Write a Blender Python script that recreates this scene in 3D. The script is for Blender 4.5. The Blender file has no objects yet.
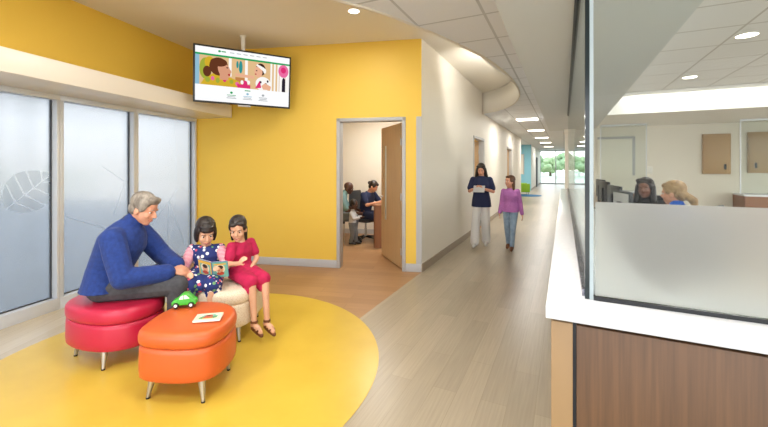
import bpy, bmesh, math, random
from mathutils import Vector, Matrix, Euler, noise
V=Vector; R=math.radians; random.seed(7)
SC=bpy.context.scene; COL=SC.collection
F=368.0; EYE=1.5; HZ=166.0
CA=math.atan2(180,F)
D=V((math.sin(CA),math.cos(CA),0)); N=V((math.cos(CA),-math.sin(CA),0))
def P(p,q,z=0): return N*p+D*q+V((0,0,z))
def pq(v): return (v.dot(N), v.dot(D))
K=V((-2.957,5.82,0)); C=V((.53,5.2,0))
EV=(C-K).normalized(); MV=V((-EV.y,EV.x,0)); KC=(C-K).length
WA=math.atan2(86,F); WV=V((math.sin(WA),math.cos(WA),0)); WN=V((math.cos(WA),-math.sin(WA),0))   # window wall runs along WV, WN points into the room
ROTC=-CA; ROTW=-WA; ROTY=math.atan2(EV.y,EV.x)
# ---------------------------------------------------------------- materials
def lin(c):
    if isinstance(c,str): c=[int(c[i:i+2],16)/255 for i in (0,2,4)]
    return tuple((x/12.92 if x<=.04045 else ((x+.055)/1.055)**2.4) for x in c)+(1,)
class NT:
    def __init__(s,m): s.t=m.node_tree; s.n=s.t.nodes
    def add(s,k,**kw):
        n=s.n.new(k)
        for a,b in kw.items():
            if a.startswith('i_'): n.inputs[a[2:].replace('_',' ')].default_value=b
            else: setattr(n,a,b)
        return n
    def link(s,a,b): s.t.links.new(a,b)
def newmat(name):
    m=bpy.data.materials.new(name); m.use_nodes=True
    for n in list(m.node_tree.nodes): m.node_tree.nodes.remove(n)
    t=NT(m); o=t.add('ShaderNodeOutputMaterial'); return m,t,o
def mat(name,col,rough=.5,metal=0,col2=None,scale=20,stretch=(1,1,1),bump=0,bscale=None,spec=.5,sheen=0,kind='noise',coat=0,lo=.35,hi=.65,detail=4):
    m,t,o=newmat(name)
    b=t.add('ShaderNodeBsdfPrincipled'); b.inputs['Roughness'].default_value=rough; b.inputs['Metallic'].default_value=metal
    b.inputs['Specular IOR Level'].default_value=spec; b.inputs['Sheen Weight'].default_value=sheen; b.inputs['Coat Weight'].default_value=coat
    b.inputs['Base Color'].default_value=lin(col); t.link(b.outputs[0],o.inputs[0])
    if col2 or bump:
        tc=t.add('ShaderNodeTexCoord'); mp=t.add('ShaderNodeMapping'); mp.inputs['Scale'].default_value=stretch
        t.link(tc.outputs['Object'],mp.inputs[0])
    if col2:
        if kind=='noise':
            x=t.add('ShaderNodeTexNoise'); x.inputs['Scale'].default_value=scale; x.inputs['Detail'].default_value=detail; out=x.outputs[0]
        elif kind=='voronoi':
            x=t.add('ShaderNodeTexVoronoi'); x.inputs['Scale'].default_value=scale; out=x.outputs['Distance']
        elif kind=='stripe':
            x=t.add('ShaderNodeTexWave'); x.inputs['Scale'].default_value=scale; x.bands_direction='Z'; out=x.outputs['Fac']
        t.link(mp.outputs[0],x.inputs['Vector'])
        r=t.add('ShaderNodeValToRGB'); r.color_ramp.elements[0].position=lo; r.color_ramp.elements[1].position=hi
        r.color_ramp.elements[0].color=lin(col); r.color_ramp.elements[1].color=lin(col2)
        t.link(out,r.inputs[0]); t.link(r.outputs[0],b.inputs['Base Color'])
    if bump:
        x=t.add('ShaderNodeTexNoise'); x.inputs['Scale'].default_value=bscale or scale; x.inputs['Detail'].default_value=3
        t.link(mp.outputs[0],x.inputs['Vector'])
        bp=t.add('ShaderNodeBump'); bp.inputs['Strength'].default_value=bump; bp.inputs['Distance'].default_value=.01
        t.link(x.outputs[0],bp.inputs['Height']); t.link(bp.outputs[0],b.inputs['Normal'])
    return m
def plank(name,c1,c2,c3,w=.15,l=1.1,rough=.35,along='Y',gap=.0015,amt=.5):
    # long planks: per-plank tone plus fine streaks running with the board
    m,t,o=newmat(name); b=t.add('ShaderNodeBsdfPrincipled',i_Roughness=rough); t.link(b.outputs[0],o.inputs[0])
    tc=t.add('ShaderNodeTexCoord'); mp=t.add('ShaderNodeMapping'); t.link(tc.outputs['Object'],mp.inputs[0])
    if along=='Y': mp.inputs['Rotation'].default_value=(0,0,R(90))
    if along=='Z': mp.inputs['Rotation'].default_value=(0,R(90),0)
    br=t.add('ShaderNodeTexBrick'); br.offset=.37; br.inputs['Scale'].default_value=1; br.inputs['Brick Width'].default_value=l; br.inputs['Row Height'].default_value=w
    br.inputs['Mortar Size'].default_value=gap; br.inputs['Color1'].default_value=lin(c1); br.inputs['Color2'].default_value=lin(c2); br.inputs['Mortar'].default_value=lin(c3)
    t.link(mp.outputs[0],br.inputs['Vector'])
    m2=t.add('ShaderNodeMapping'); m2.inputs['Scale'].default_value=(1.2,34,34); t.link(mp.outputs[0],m2.inputs[0])
    nz=t.add('ShaderNodeTexNoise'); nz.inputs['Scale'].default_value=2.2; nz.inputs['Detail'].default_value=6; t.link(m2.outputs[0],nz.inputs['Vector'])
    rp=t.add('ShaderNodeValToRGB'); rp.color_ramp.elements[0].position=.3; rp.color_ramp.elements[1].position=.7
    rp.color_ramp.elements[0].color=(1-amt*.5,)*3+(1,); rp.color_ramp.elements[1].color=(1,1,1,1); t.link(nz.outputs[0],rp.inputs[0])
    mx=t.add('ShaderNodeMix'); mx.data_type='RGBA'; mx.blend_type='MULTIPLY'; mx.inputs[0].default_value=1
    t.link(br.outputs['Color'],mx.inputs[6]); t.link(rp.outputs[0],mx.inputs[7]); t.link(mx.outputs[2],b.inputs['Base Color'])
    return m
def tilemat(name,base,line,sx,sy,ox,oy,lw):
    m,t,o=newmat(name); b=t.add('ShaderNodeBsdfPrincipled',i_Roughness=.9); t.link(b.outputs[0],o.inputs[0])
    tc=t.add('ShaderNodeTexCoord'); sp=t.add('ShaderNodeSeparateXYZ'); t.link(tc.outputs['Object'],sp.inputs[0])
    def ln(out,s,off):
        a=t.add('ShaderNodeMath',operation='SUBTRACT'); t.link(out,a.inputs[0]); a.inputs[1].default_value=off-100*s-lw/2
        c=t.add('ShaderNodeMath',operation='MODULO'); t.link(a.outputs[0],c.inputs[0]); c.inputs[1].default_value=s
        d=t.add('ShaderNodeMath',operation='LESS_THAN'); t.link(c.outputs[0],d.inputs[0]); d.inputs[1].default_value=lw; return d
    a=ln(sp.outputs[0],sx,ox); c=ln(sp.outputs[1],sy,oy)
    mm=t.add('ShaderNodeMath',operation='MAXIMUM'); t.link(a.outputs[0],mm.inputs[0]); t.link(c.outputs[0],mm.inputs[1])
    nz=t.add('ShaderNodeTexNoise'); nz.inputs['Scale'].default_value=160; t.link(tc.outputs['Object'],nz.inputs['Vector'])
    r=t.add('ShaderNodeValToRGB'); r.color_ramp.elements[0].color=tuple(x*.9 for x in lin(base)[:3])+(1,); r.color_ramp.elements[1].color=lin(base); t.link(nz.outputs[0],r.inputs[0])
    mx=t.add('ShaderNodeMix'); mx.data_type='RGBA'; t.link(mm.outputs[0],mx.inputs[0]); t.link(r.outputs[0],mx.inputs[6]); mx.inputs[7].default_value=lin(line)
    t.link(mx.outputs[2],b.inputs['Base Color']); return m
def emis(name,col,s):
    m,t,o=newmat(name); e=t.add('ShaderNodeEmission'); e.inputs[0].default_value=lin(col); e.inputs[1].default_value=s; t.link(e.outputs[0],o.inputs[0]); return m
def clearglass(name,tint='f8fbfa',k=.28):
    m,t,o=newmat(name); tr=t.add('ShaderNodeBsdfTransparent'); tr.inputs[0].default_value=lin(tint)
    g=t.add('ShaderNodeBsdfGlossy'); g.inputs['Roughness'].default_value=.02
    fr=t.add('ShaderNodeFresnel'); fr.inputs[0].default_value=1.35
    mu=t.add('ShaderNodeMath',operation='MULTIPLY'); mu.inputs[1].default_value=k; t.link(fr.outputs[0],mu.inputs[0])
    mx=t.add('ShaderNodeMixShader'); t.link(mu.outputs[0],mx.inputs[0]); t.link(tr.outputs[0],mx.inputs[1]); t.link(g.outputs[0],mx.inputs[2]); t.link(mx.outputs[0],o.inputs[0]); return m
def frosted(name,col,rough,clear,white,diff='c8ccce'):
    m,t,o=newmat(name); g=t.add('ShaderNodeBsdfPrincipled'); g.inputs['Base Color'].default_value=lin(col); g.inputs['Roughness'].default_value=rough
    g.inputs['Transmission Weight'].default_value=1; g.inputs['IOR'].default_value=1.35
    tr=t.add('ShaderNodeBsdfTransparent'); tl=t.add('ShaderNodeBsdfTranslucent'); tl.inputs[0].default_value=lin(diff)
    df=t.add('ShaderNodeBsdfDiffuse'); df.inputs[0].default_value=lin(diff)
    m0=t.add('ShaderNodeMixShader'); m0.inputs[0].default_value=.5; t.link(tl.outputs[0],m0.inputs[1]); t.link(df.outputs[0],m0.inputs[2])
    m1=t.add('ShaderNodeMixShader'); m1.inputs[0].default_value=white; t.link(g.outputs[0],m1.inputs[1]); t.link(m0.outputs[0],m1.inputs[2])
    m2=t.add('ShaderNodeMixShader'); m2.inputs[0].default_value=clear; t.link(m1.outputs[0],m2.inputs[1]); t.link(tr.outputs[0],m2.inputs[2]); t.link(m2.outputs[0],o.inputs[0]); return m
M=dict(
 yellow=mat('yellow_paint','ebc34c',.55,bump=.03,bscale=200),
 cream=mat('cream_paint','e9e2d4',.6,bump=.03,bscale=200),
 white=mat('white_paint','ece9e2',.5),
 drywall=mat('ceiling_paint','e6dfd0',.8),
 soffit=mat('soffit_paint','d3d6d5',.7),
 shelfwhite=mat('gloss_white','eae2d4',.28),
 tile=tilemat('ceiling_tile','eceff4','c3c6ca',.606,.645,-.612,3.206,.024),
 tile2=tilemat('reception_tile','ebe9e6','c4c0b9',.606,.645,.9,3.206,.022),
 lvt=plank('corridor_plank','b1a38c','a59882','9a8d76',.16,1.2,.33,'Y',amt=.30),
 wood=plank('brown_plank','b58b60','a87f56','8d6844',.15,1.1,.4,'X',amt=.35),
 lvtpale=plank('pale_plank','c9bba4','bfb198','b0a28a',.16,1.2,.25,'Y',amt=.2),
 inlay=mat('yellow_floor','d3b244',.3,col2='cdab3d',scale=3,bump=.01,bscale=60),
 walnut=plank('walnut_panel','6c4c2f','6c4c2f','6c4c2f',5,9,.4,'Z',0,amt=.7),
 oak=plank('oak_door','bd9a6c','bd9a6c','bd9a6c',5,9,.4,'Z',0,amt=.3),
 desk=plank('desk_wood','94623e','94623e','94623e',5,9,.4,'Z',0,amt=.4),
 tan=mat('tan_edge','9c7d55',.4),
 quartz=mat('white_quartz','e6e7ea',.22,col2='dedfe3',scale=60),
 base=mat('grey_base','b9b8b8',.5), base_shaded=mat('grey_base_shaded','a0907c',.5),  # corridor baseboard: same grey base, its shading put into a darker colour
 frame=mat('grey_frame','b4b3b1',.4), alum=mat('aluminium','cfd2d6',.35,metal=.3),
 steel=mat('brushed_steel','b9b7b2',.35,metal=.9), black=mat('black_plastic','16181c',.35),
 dark=mat('dark_grey','33363b',.5), channel=mat('metal_channel','9a9ba6',.25,metal=.8,col2='5c5e6c',scale=40),
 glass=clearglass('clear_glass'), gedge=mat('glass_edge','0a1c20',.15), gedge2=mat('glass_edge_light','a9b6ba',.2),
 frost=frosted('frosted_band','eef0ee',.28,.06,.30,'e2e1dc'),
 wfrost=frosted('window_film','a6abaf',.25,.12,.34,'9a9fa3'),
 leaf=frosted('leaf_film','b4bcc3',.35,.62,.3,'b4bcc2'),
 orange=mat('orange_vinyl','cb5c28',.36,bump=.04,bscale=90), red=mat('red_vinyl','b91f3e',.33,bump=.04,bscale=90),
 dots=mat('cream_pattern_fabric','cdb593',.9,col2='e3d5bd',kind='voronoi',scale=95,lo=.15,hi=.45,bump=.1,bscale=150),
 lit=emis('lamp_diffuser','fff3e0',9), 
 skin=mat('skin_light','d9a184',.5,col2='cf9274',scale=8), skin2=mat('skin_child','dcab8b',.5,col2='d39f7f',scale=8),
 skin3=mat('skin_dark','5c3a2b',.45,col2='4f3023',scale=8), skin4=mat('skin_brown','8a5f4a',.45,col2='7d5441',scale=8), lip=mat('lips','b5655c',.4),lipd=mat('lips_dark','6f3a36',.4), eyew=mat('eye_white','e8e4de',.2), iris=mat('iris','2a1a12',.15),
 greyhair=mat('grey_hair','a0978b',.6,col2='70665b',scale=30,stretch=(1,1,.4),bump=.5,bscale=60), blackhair=mat('black_hair','1c1512',.4,col2='2c211b',scale=30,bump=.4,bscale=60),
 brownhair=mat('brown_hair','6b4429',.5,col2='4c2f1d',scale=30,bump=.4,bscale=60), blond=mat('blonde_hair','bb9a70',.5,col2='86694a',scale=30,bump=.5,bscale=60),
 fleece=mat('blue_fleece','213c80',.95,col2='1b3270',scale=40,bump=.25,bscale=120,sheen=.05), slate=mat('slate_trousers','4a4a4e',.9,col2='3e3e42',scale=30,bump=.15,bscale=40),
 navy=mat('navy_scrubs','1d2547',.85,bump=.3,bscale=18), whitecloth=mat('white_trousers','dcd8d4',.85,bump=.3,bscale=15),
 purple=mat('purple_knit','b774b4',.9,col2='a965a5',scale=60,bump=.2,bscale=50), jeans=mat('pale_jeans','93a7ba',.9,col2='7f94a9',scale=14,bump=.2,bscale=40),
 pinkdress=mat('magenta_dress','c0184f',.85,col2='ab1043',scale=20,bump=.3,bscale=30), teal=mat('teal_shirt','6f8f90',.9), greycl=mat('grey_trousers','74777a',.9,bump=.2,bscale=30),
 palecl=mat('pale_shirt','bcbcc0',.9), brownleather=mat('brown_leather','6b3d20',.5), shoe=mat('white_shoe','cfcac4',.6), darkshoe=mat('dark_shoe','26211f',.5),
 blacktop=mat('black_top','1f1a1c',.8), bluetop=mat('blue_top','2c63c4',.8), paper=mat('paper','ece6d8',.7),
 green=mat('toy_green','3fae2e',.3), greenfab=mat('green_fabric','8cb52e',.8), cyan=mat('cyan_paint','8cc9dc',.6), bluecar=mat('blue_carpet','2f6fa0',.9),
 orangewood=mat('orange_panel','d98a3a',.6), tree=mat('foliage','8ea37c',.9,col2='75906a',scale=1.2,bump=.6,bscale=3), tree2=mat('foliage_light','a6b58c',.9,col2='869e72',scale=1.2,bump=.6,bscale=3),
 bark=mat('bark','5d4a38',.9), ground=mat('paving','a4a7a9',.9,col2='989b9e',scale=1), lawn=mat('lawn','b3b9a6',.9,col2='a3ab95',scale=2),
 facade=mat('pale_facade','b5bcc4',.8),
)
def dress():
    m,t,o=newmat('patterned_dress'); b=t.add('ShaderNodeBsdfPrincipled',i_Roughness=.85); t.link(b.outputs[0],o.inputs[0])
    tc=t.add('ShaderNodeTexCoord'); v=t.add('ShaderNodeTexVoronoi'); v.inputs['Scale'].default_value=26; t.link(tc.outputs['Object'],v.inputs['Vector'])
    r=t.add('ShaderNodeValToRGB'); e=r.color_ramp; e.interpolation='CONSTANT'; e.elements[0].color=lin('f0ece6'); e.elements[1].position=.36; e.elements[1].color=lin('1f2f6c')
    t.link(v.outputs['Distance'],r.inputs[0])
    sp=t.add('ShaderNodeSeparateColor'); t.link(v.outputs['Color'],sp.inputs[0])
    r2=t.add('ShaderNodeValToRGB'); e2=r2.color_ramp; e2.interpolation='CONSTANT'; e2.elements[0].color=lin('f2eee8'); e2.elements[1].position=.6; e2.elements[1].color=lin('6ea06a')
    x=e2.elements.new(.8); x.color=lin('d25a72'); t.link(sp.outputs[0],r2.inputs[0])
    lt=t.add('ShaderNodeMath',operation='LESS_THAN'); lt.inputs[1].default_value=.36; t.link(v.outputs['Distance'],lt.inputs[0])
    mx=t.add('ShaderNodeMix'); mx.data_type='RGBA'; t.link(lt.outputs[0],mx.inputs[0]); mx.inputs[6].default_value=lin('20306e'); t.link(r2.outputs[0],mx.inputs[7]); t.link(mx.outputs[2],b.inputs['Base Color']); return m
M['dress']=dress()
M['stripe']=mat('striped_sleeve','cf4f6e',.85,col2='eec9cc',kind='stripe',scale=30,lo=.45,hi=.55)
# ---------------------------------------------------------------- mesh builder
class MB:
    def __init__(s): s.v=[]; s.f=[]; s.m=[]; s.cm=0
    def add(s,vs,fs):
        k=len(s.v); s.v+= [V(a) for a in vs]; s.f+=[tuple(i+k for i in f) for f in fs]; s.m+=[s.cm]*len(fs); return s
    def box(s,a,b,rot=None,c=None):
        vs=[V((x,y,z)) for z in (a[2],b[2]) for y in (a[1],b[1]) for x in (a[0],b[0])]
        if rot:
            o=V(c) if c else (V(a)+V(b))/2; Mx=Euler(rot).to_matrix(); vs=[Mx@(w-o)+o for w in vs]
        return s.add(vs,[(0,2,3,1),(4,5,7,6),(0,1,5,4),(2,6,7,3),(0,4,6,2),(1,3,7,5)])
    def prism(s,pts,z0,z1):
        n=len(pts); return s.add([(x[0],x[1],z0) for x in pts]+[(x[0],x[1],z1) for x in pts],[tuple(range(n))[::-1],tuple(range(n,2*n))]+[(i,(i+1)%n,n+(i+1)%n,n+i) for i in range(n)])
    def ringlathe(s,prof,c=(0,0,0),n=28):
        rs=[[V((r_*math.cos(2*math.pi*i/n),r_*math.sin(2*math.pi*i/n),z))+V(c) for i in range(n)] for r_,z in list(prof)+[prof[0]]]; return s.rings(rs,False)
    def rings(s,rs,cap=True):
        n=len(rs[0]); vs=[p for r in rs for p in r]; fs=[]
        for j in range(len(rs)-1):
            for i in range(n): fs.append((j*n+i,j*n+(i+1)%n,(j+1)*n+(i+1)%n,(j+1)*n+i))
        if cap: fs+= [tuple(range(n))[::-1],tuple(range((len(rs)-1)*n,len(rs)*n))]
        return s.add(vs,fs)
    def lathe(s,prof,c=(0,0,0),n=20,axis='Z'):
        rs=[]
        for r,z in prof:
            ring=[]
            for i in range(n):
                a=2*math.pi*i/n; p=(r*math.cos(a),r*math.sin(a),z)
                if axis=='X': p=(p[2],p[0],p[1])
                if axis=='Y': p=(p[1],p[2],p[0])
                ring.append(V(p)+V(c))
            rs.append(ring)
        return s.rings(rs)
    def cap(s,p0,p1,r0,r1,n=12,hemi=True):
        p0=V(p0); p1=V(p1); d=p1-p0; L=d.length
        d=d.normalized() if L>1e-6 else V((0,0,1)); u=d.orthogonal().normalized(); w=d.cross(u); rs=[]
        sec=[]
        if hemi:
            for a in (80,50,25): sec.append((p0-d*r0*math.sin(R(a)),r0*math.cos(R(a))))
        sec+=[(p0,r0),(p1,r1)]
        if hemi:
            for a in (25,50,80): sec.append((p1+d*r1*math.sin(R(a)),r1*math.cos(R(a))))
        for c,r in sec: rs.append([c+u*r*math.cos(2*math.pi*i/n)+w*r*math.sin(2*math.pi*i/n) for i in range(n)])
        return s.rings(rs)
    def chain(s,pts,rad,n=12):
        for i in range(len(pts)-1): s.cap(pts[i],pts[i+1],rad[i],rad[i+1],n)
        return s
    def ell(s,c,r,rot=None,n=14,m=9):
        rs=[]; c=V(c)
        for j in range(m):
            a=-math.pi/2+math.pi*(j+.35)/(m-.3); 
            ring=[V((r[0]*math.cos(a)*math.cos(2*math.pi*i/n),r[1]*math.cos(a)*math.sin(2*math.pi*i/n),r[2]*math.sin(a))) for i in range(n)]
            rs.append([(rot@p if rot else p)+c for p in ring])
        return s.rings(rs)
    def loft(s,secs,right,n=20,power=2.0):
        # secs: (centre, half width, half depth)
        rs=[]; m=len(secs)
        for j,(c,a,b) in enumerate(secs):
            t=(V(secs[min(j+1,m-1)][0])-V(secs[max(j-1,0)][0])).normalized()
            r=right[j] if isinstance(right,list) else right
            r=(r-t*r.dot(t)).normalized(); f=t.cross(r)
            ring=[]
            for i in range(n):
                q=2*math.pi*i/n; cx=math.copysign(abs(math.cos(q))**(2/power),math.cos(q)); sy=math.copysign(abs(math.sin(q))**(2/power),math.sin(q))
                ring.append(V(c)+r*a*cx+f*b*sy)
            rs.append(ring)
        return s.rings(rs)
    def build(s,name,mats,parent=None,loc=(0,0,0),rotz=0,bevel=0,smooth=30,remesh=0,iters=3,solid=0):
        me=bpy.data.meshes.new(name); me.from_pydata([tuple(v) for v in s.v],[],s.f)
        mats=mats if isinstance(mats,(list,tuple)) else [mats]
        for m_ in mats: me.materials.append(M[m_] if isinstance(m_,str) else m_)
        for p,k in zip(me.polygons,s.m): p.material_index=k
        b=bmesh.new(); b.from_mesh(me); bmesh.ops.recalc_face_normals(b,faces=b.faces); b.to_mesh(me); b.free()
        o=bpy.data.objects.new(name,me); COL.objects.link(o)
        if remesh:
            r=o.modifiers.new('r','REMESH'); r.mode='VOXEL'; r.voxel_size=remesh; r.use_smooth_shade=True
            sm=o.modifiers.new('s','SMOOTH'); sm.factor=.6; sm.iterations=iters
        if bevel:
            bv=o.modifiers.new('b','BEVEL'); bv.width=bevel; bv.segments=2; bv.limit_method='ANGLE'; bv.angle_limit=R(35)
        if remesh or bevel:
            dg=bpy.context.evaluated_depsgraph_get(); nm=bpy.data.meshes.new_from_object(o.evaluated_get(dg)); o.modifiers.clear(); old=o.data; o.data=nm; bpy.data.meshes.remove(old); nm.name=name
            if remesh:
                nm.materials.clear(); nm.materials.append(M[mats[0]] if isinstance(mats[0],str) else mats[0])
        for p in o.data.polygons: p.use_smooth=True
        if smooth and not remesh: o.data.set_sharp_from_angle(angle=R(smooth))
        if parent: o.parent=parent
        o.location=loc; o.rotation_euler=(0,0,rotz); return o
def struct(o): o['kind']='structure'; return o
def tag(o,label,cat,group=None,kind=None):
    o['label']=label; o['category']=cat
    if group: o['group']=group
    if kind: o['kind']=kind
    return o
def thing(name,label,cat,loc=(0,0,0),rotz=0,group=None):
    o=bpy.data.objects.new(name,None); o.empty_display_size=.1; COL.objects.link(o); o.location=loc; o.rotation_euler=(0,0,rotz); return tag(o,label,cat,group)
def dup(o,parent=None):
    c=o.copy(); COL.objects.link(c); c.parent=parent
    for ch in list(o.children): dup(ch,c)
    return c
# ---------------------------------------------------------------- setting
T=.14; H=3.3; TZ=2.8; SZ=2.45; EXD=2.75
Kw=lambda s,n=0,z=0: K-WV*s+WN*n+V((0,0,z))
# floors
def wpoly(pts,z0,z1,rot):      # world points expressed in a frame turned by rot so plank direction follows it
    Mi=Matrix.Rotation(-rot,3,'Z'); return [tuple((Mi@V((p[0],p[1],0)))[:2]) for p in pts]
fl=MB(); fl.prism([(-1.808,-3),(9,-3),(9,34.2),(-5.5,34.2),(-5.5,11.0),(-1.808,11.0)],-.06,0); struct(fl.build('floor','lvt',rotz=ROTC))
wp=[P(-1.808,-3),P(-1.808,11),P(-6.5,11),K+MV*4+EV*-.3,K-EV*.02,Kw(6.6,-.02)]
wf=MB(); wf.prism(wpoly(wp,0,0,ROTY),-.06,0); struct(wf.build('floor_wood','wood',rotz=ROTY))
pf=MB(); pf.prism([(P(-1.82,-2.8)).to_tuple()[:2],(-1.6,1.6),(-2.1,4.2),Kw(1.25,.9).to_tuple()[:2],Kw(1.25,.0).to_tuple()[:2],Kw(6.55,0).to_tuple()[:2]],-.02,.0015); struct(pf.build('floor_pale','lvtpale'))
el=MB(); n=96; ring=[(-1.5+1.46*math.cos(2*math.pi*i/n),2.86+1.475*math.sin(2*math.pi*i/n)) for i in range(n)]
el.prism(ring,-.01,.003); struct(el.build('floor_inlay','inlay'))
# yellow wall with the door opening: local x from C towards K is negative EV
w=MB(); t0,t1=.255,1.215; L=KC
w.box((-L-.0,0,0),(-t1,T,H)); w.box((-t0,0,0),(0,T,H)); w.box((-t1,0,2.16),(-t0,T,H)); struct(w.build('wall_back','yellow',loc=C,rotz=ROTY))
b=MB(); b.box((-L,-.012,0),(-t1-.03,0,.115)); b.box((-t0+.03,-.012,0),(0,0,.115)); struct(b.build('baseboard_back','base',loc=C,rotz=ROTY,bevel=.003))
g=MB(); g.box((-.075,-.006,.115),(.004,0,2.2)); struct(g.build('trim_1','frame',loc=C,rotz=ROTY))
# window wall
wl=MB(); wl.box((-.14,-6.6,2.24),(0,0.14,H)); wl.box((-.14,-.03,0),(0,.14,2.24)); struct(wl.build('wall_left','yellow',loc=K,rotz=ROTW))
sh=MB(); sh.box((0,-6.6,2.245),(.625,-.0,2.44)); struct(sh.build('trim_2','shelfwhite',loc=K+WN*.002,rotz=ROTW,bevel=.004))
ms=[.03,1.107,2.007,2.907,3.807,4.707,5.607,6.5]
def leafdecal(par,cy,cz,sc,ang,full=True):
    m=MB()
    def tf(x,y): 
        a=R(ang); return (-.052,cy+sc*(x*math.cos(a)-y*math.sin(a)),cz+sc*(x*math.sin(a)+y*math.cos(a)))
    def quad(a,b_,c,d): m.add([tf(*a),tf(*b_),tf(*c),tf(*d)],[(0,1,2,3)])
    half=lambda t: .42*math.sin(math.pi*min(1,t*.93+.04))**.8
    for sgn in (-1,1):
        for i in range(5):
            a0=i/5+.015; a1=(i+1)/5-.015; k=.12
            quad((a0-.5,sgn*.012),(a1-.5,sgn*.012),(min(a1+k,.98)-.5,sgn*half(min(a1+k,.98))),(min(a0+k,.96)-.5,sgn*half(min(a0+k,.96))))
    return m.build('leaf_decal','leaf',par,smooth=0)
def linedecal(par,segs):
    m=MB()
    for (a,b_,c,d) in segs:
        p=V((-.052,a,b_)); q=V((-.052,c,d)); t=(q-p).normalized(); s=V((0,-t.z,t.y))*.004
        m.add([p-s,q-s,q+s,p+s],[(0,1,2,3)])
    return m.build('line_decal','leaf',par,smooth=0)
for i in range(7):
    s0,s1=ms[i],ms[i+1]
    m=MB(); m.box((-.10,-s1,0),(.02,-s0,.12)); m.box((-.10,-s1,2.19),(.02,-s0,2.245))
    m.box((-.10,-s1,.12),(.02,-s1+.034,2.19)); m.box((-.10,-s0-.034,.12),(.02,-s0,2.19))
    fr=struct(m.build('window_%d'%(i+1),'alum',loc=K,rotz=ROTW,bevel=.003))
    g=MB(); g.box((-.060,-s1+.030,.115),(-.054,-s0-.030,2.195)); g.build('pane','wfrost',fr)
    bd=MB(); bd.box((-.072,-s1+.034,.12),(-.05,-s1+.046,2.19)); bd.box((-.072,-s0-.046,.12),(-.05,-s0-.034,2.19)); bd.box((-.072,-s1+.034,.12),(-.05,-s0-.034,.132)); bd.build('gasket','dark',fr)
    if i==2: leafdecal(fr,-(s0+.235),1.25,.50,40)
    if i==1: linedecal(fr,[(-1.2,.2,-1.45,.75),(-1.45,.75,-1.9,.95),(-1.45,.75,-1.6,.2),(-1.2,1.3,-1.5,1.5),(-1.35,.9,-1.2,1.3)])
    if i==0: linedecal(fr,[(-.2,.3,-.5,1.0),(-.5,1.0,-.3,1.2),(-.5,1.0,-.9,.6),(-.3,1.2,-.15,1.1),(-.5,1.0,-.55,.2)])
# corridor left wall
dA=(8.218,9.426); dB=(13.54,14.98); q0=pq(C)[1]; QE=18.31; QF=24.13; QG=33.5; PL=-1.808
w=MB()
for a,b_ in ((q0,dA[0]),(dA[1],dB[0]),(dB[1],QE)): w.box((PL-T,a,0),(PL,b_,H if a<5 else H))
for a,b_ in (dA,dB): w.box((PL-T,a,2.14),(PL,b_,H))
struct(w.build('wall_corridor','cream',rotz=ROTC))
w=MB(); w.box((PL-T,QF+.14,0),(PL,QG,H)); struct(w.build('wall_corridor_end','white',rotz=ROTC))
b=MB()
for a,b_ in ((q0,dA[0]-.05),(dA[1]+.05,dB[0]-.05),(dB[1]+.05,QE)): b.box((PL,a,0),(PL+.012,b_,.115))
b.box((PL,QF,0),(PL+.012,QG,.115)); struct(b.build('baseboard_corridor','base_shaded',rotz=ROTC))
# alcove
w=MB(); w.box((-5.5,QF,0),(PL,QF+.14,TZ)); struct(w.build('wall_alcove','cyan',rotz=ROTC))
w=MB(); w.box((-5.5,QE-.14,0),(PL-T,QE,TZ)); w.box((-5.64,QE-.14,0),(-5.5,QF+.14,TZ)); struct(w.build('wall_alcove_side','white',rotz=ROTC))
# rooms behind the corridor doors
w=MB(); w.box((-4.6,8.05,0),(-4.46,15.6,2.7)); w.box((-4.6,15.6,0),(PL-T,15.74,2.7)); w.box((-4.46,12.0,0),(PL-T,12.12,2.7)); struct(w.build('wall_side_rooms','yellow',rotz=ROTC))
w=MB(); w.box((-4.6,8.05,2.7),(PL-T,15.74,2.8)); struct(w.build('ceiling_side_rooms','drywall',rotz=ROTC))
# exam room
def hitx(y,p=PL-T+.01):      # local x (along the yellow wall) where depth y meets the corridor wall
    o_=C+MV*y; return (p-o_.dot(N))/EV.dot(N)
w=MB(); w.prism([(-3.0,EXD),(hitx(EXD),EXD),(hitx(EXD+.12),EXD+.12),(-3.0,EXD+.12)],0,2.75); w.box((-3.12,T,0),(-3.0,EXD+.12,2.75)); struct(w.build('wall_exam_room','cream',loc=C,rotz=ROTY))
w=MB(); w.prism([(-3.1,T),(hitx(T),T),(hitx(EXD),EXD),(-3.1,EXD)],2.7,2.78); struct(w.build('ceiling_exam_room','drywall',loc=C,rotz=ROTY))
b=MB(); b.box((-3.0,EXD-.012,0),(hitx(EXD)-.02,EXD,.1)); struct(b.build('baseboard_exam_room','base',loc=C,rotz=ROTY))
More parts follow.
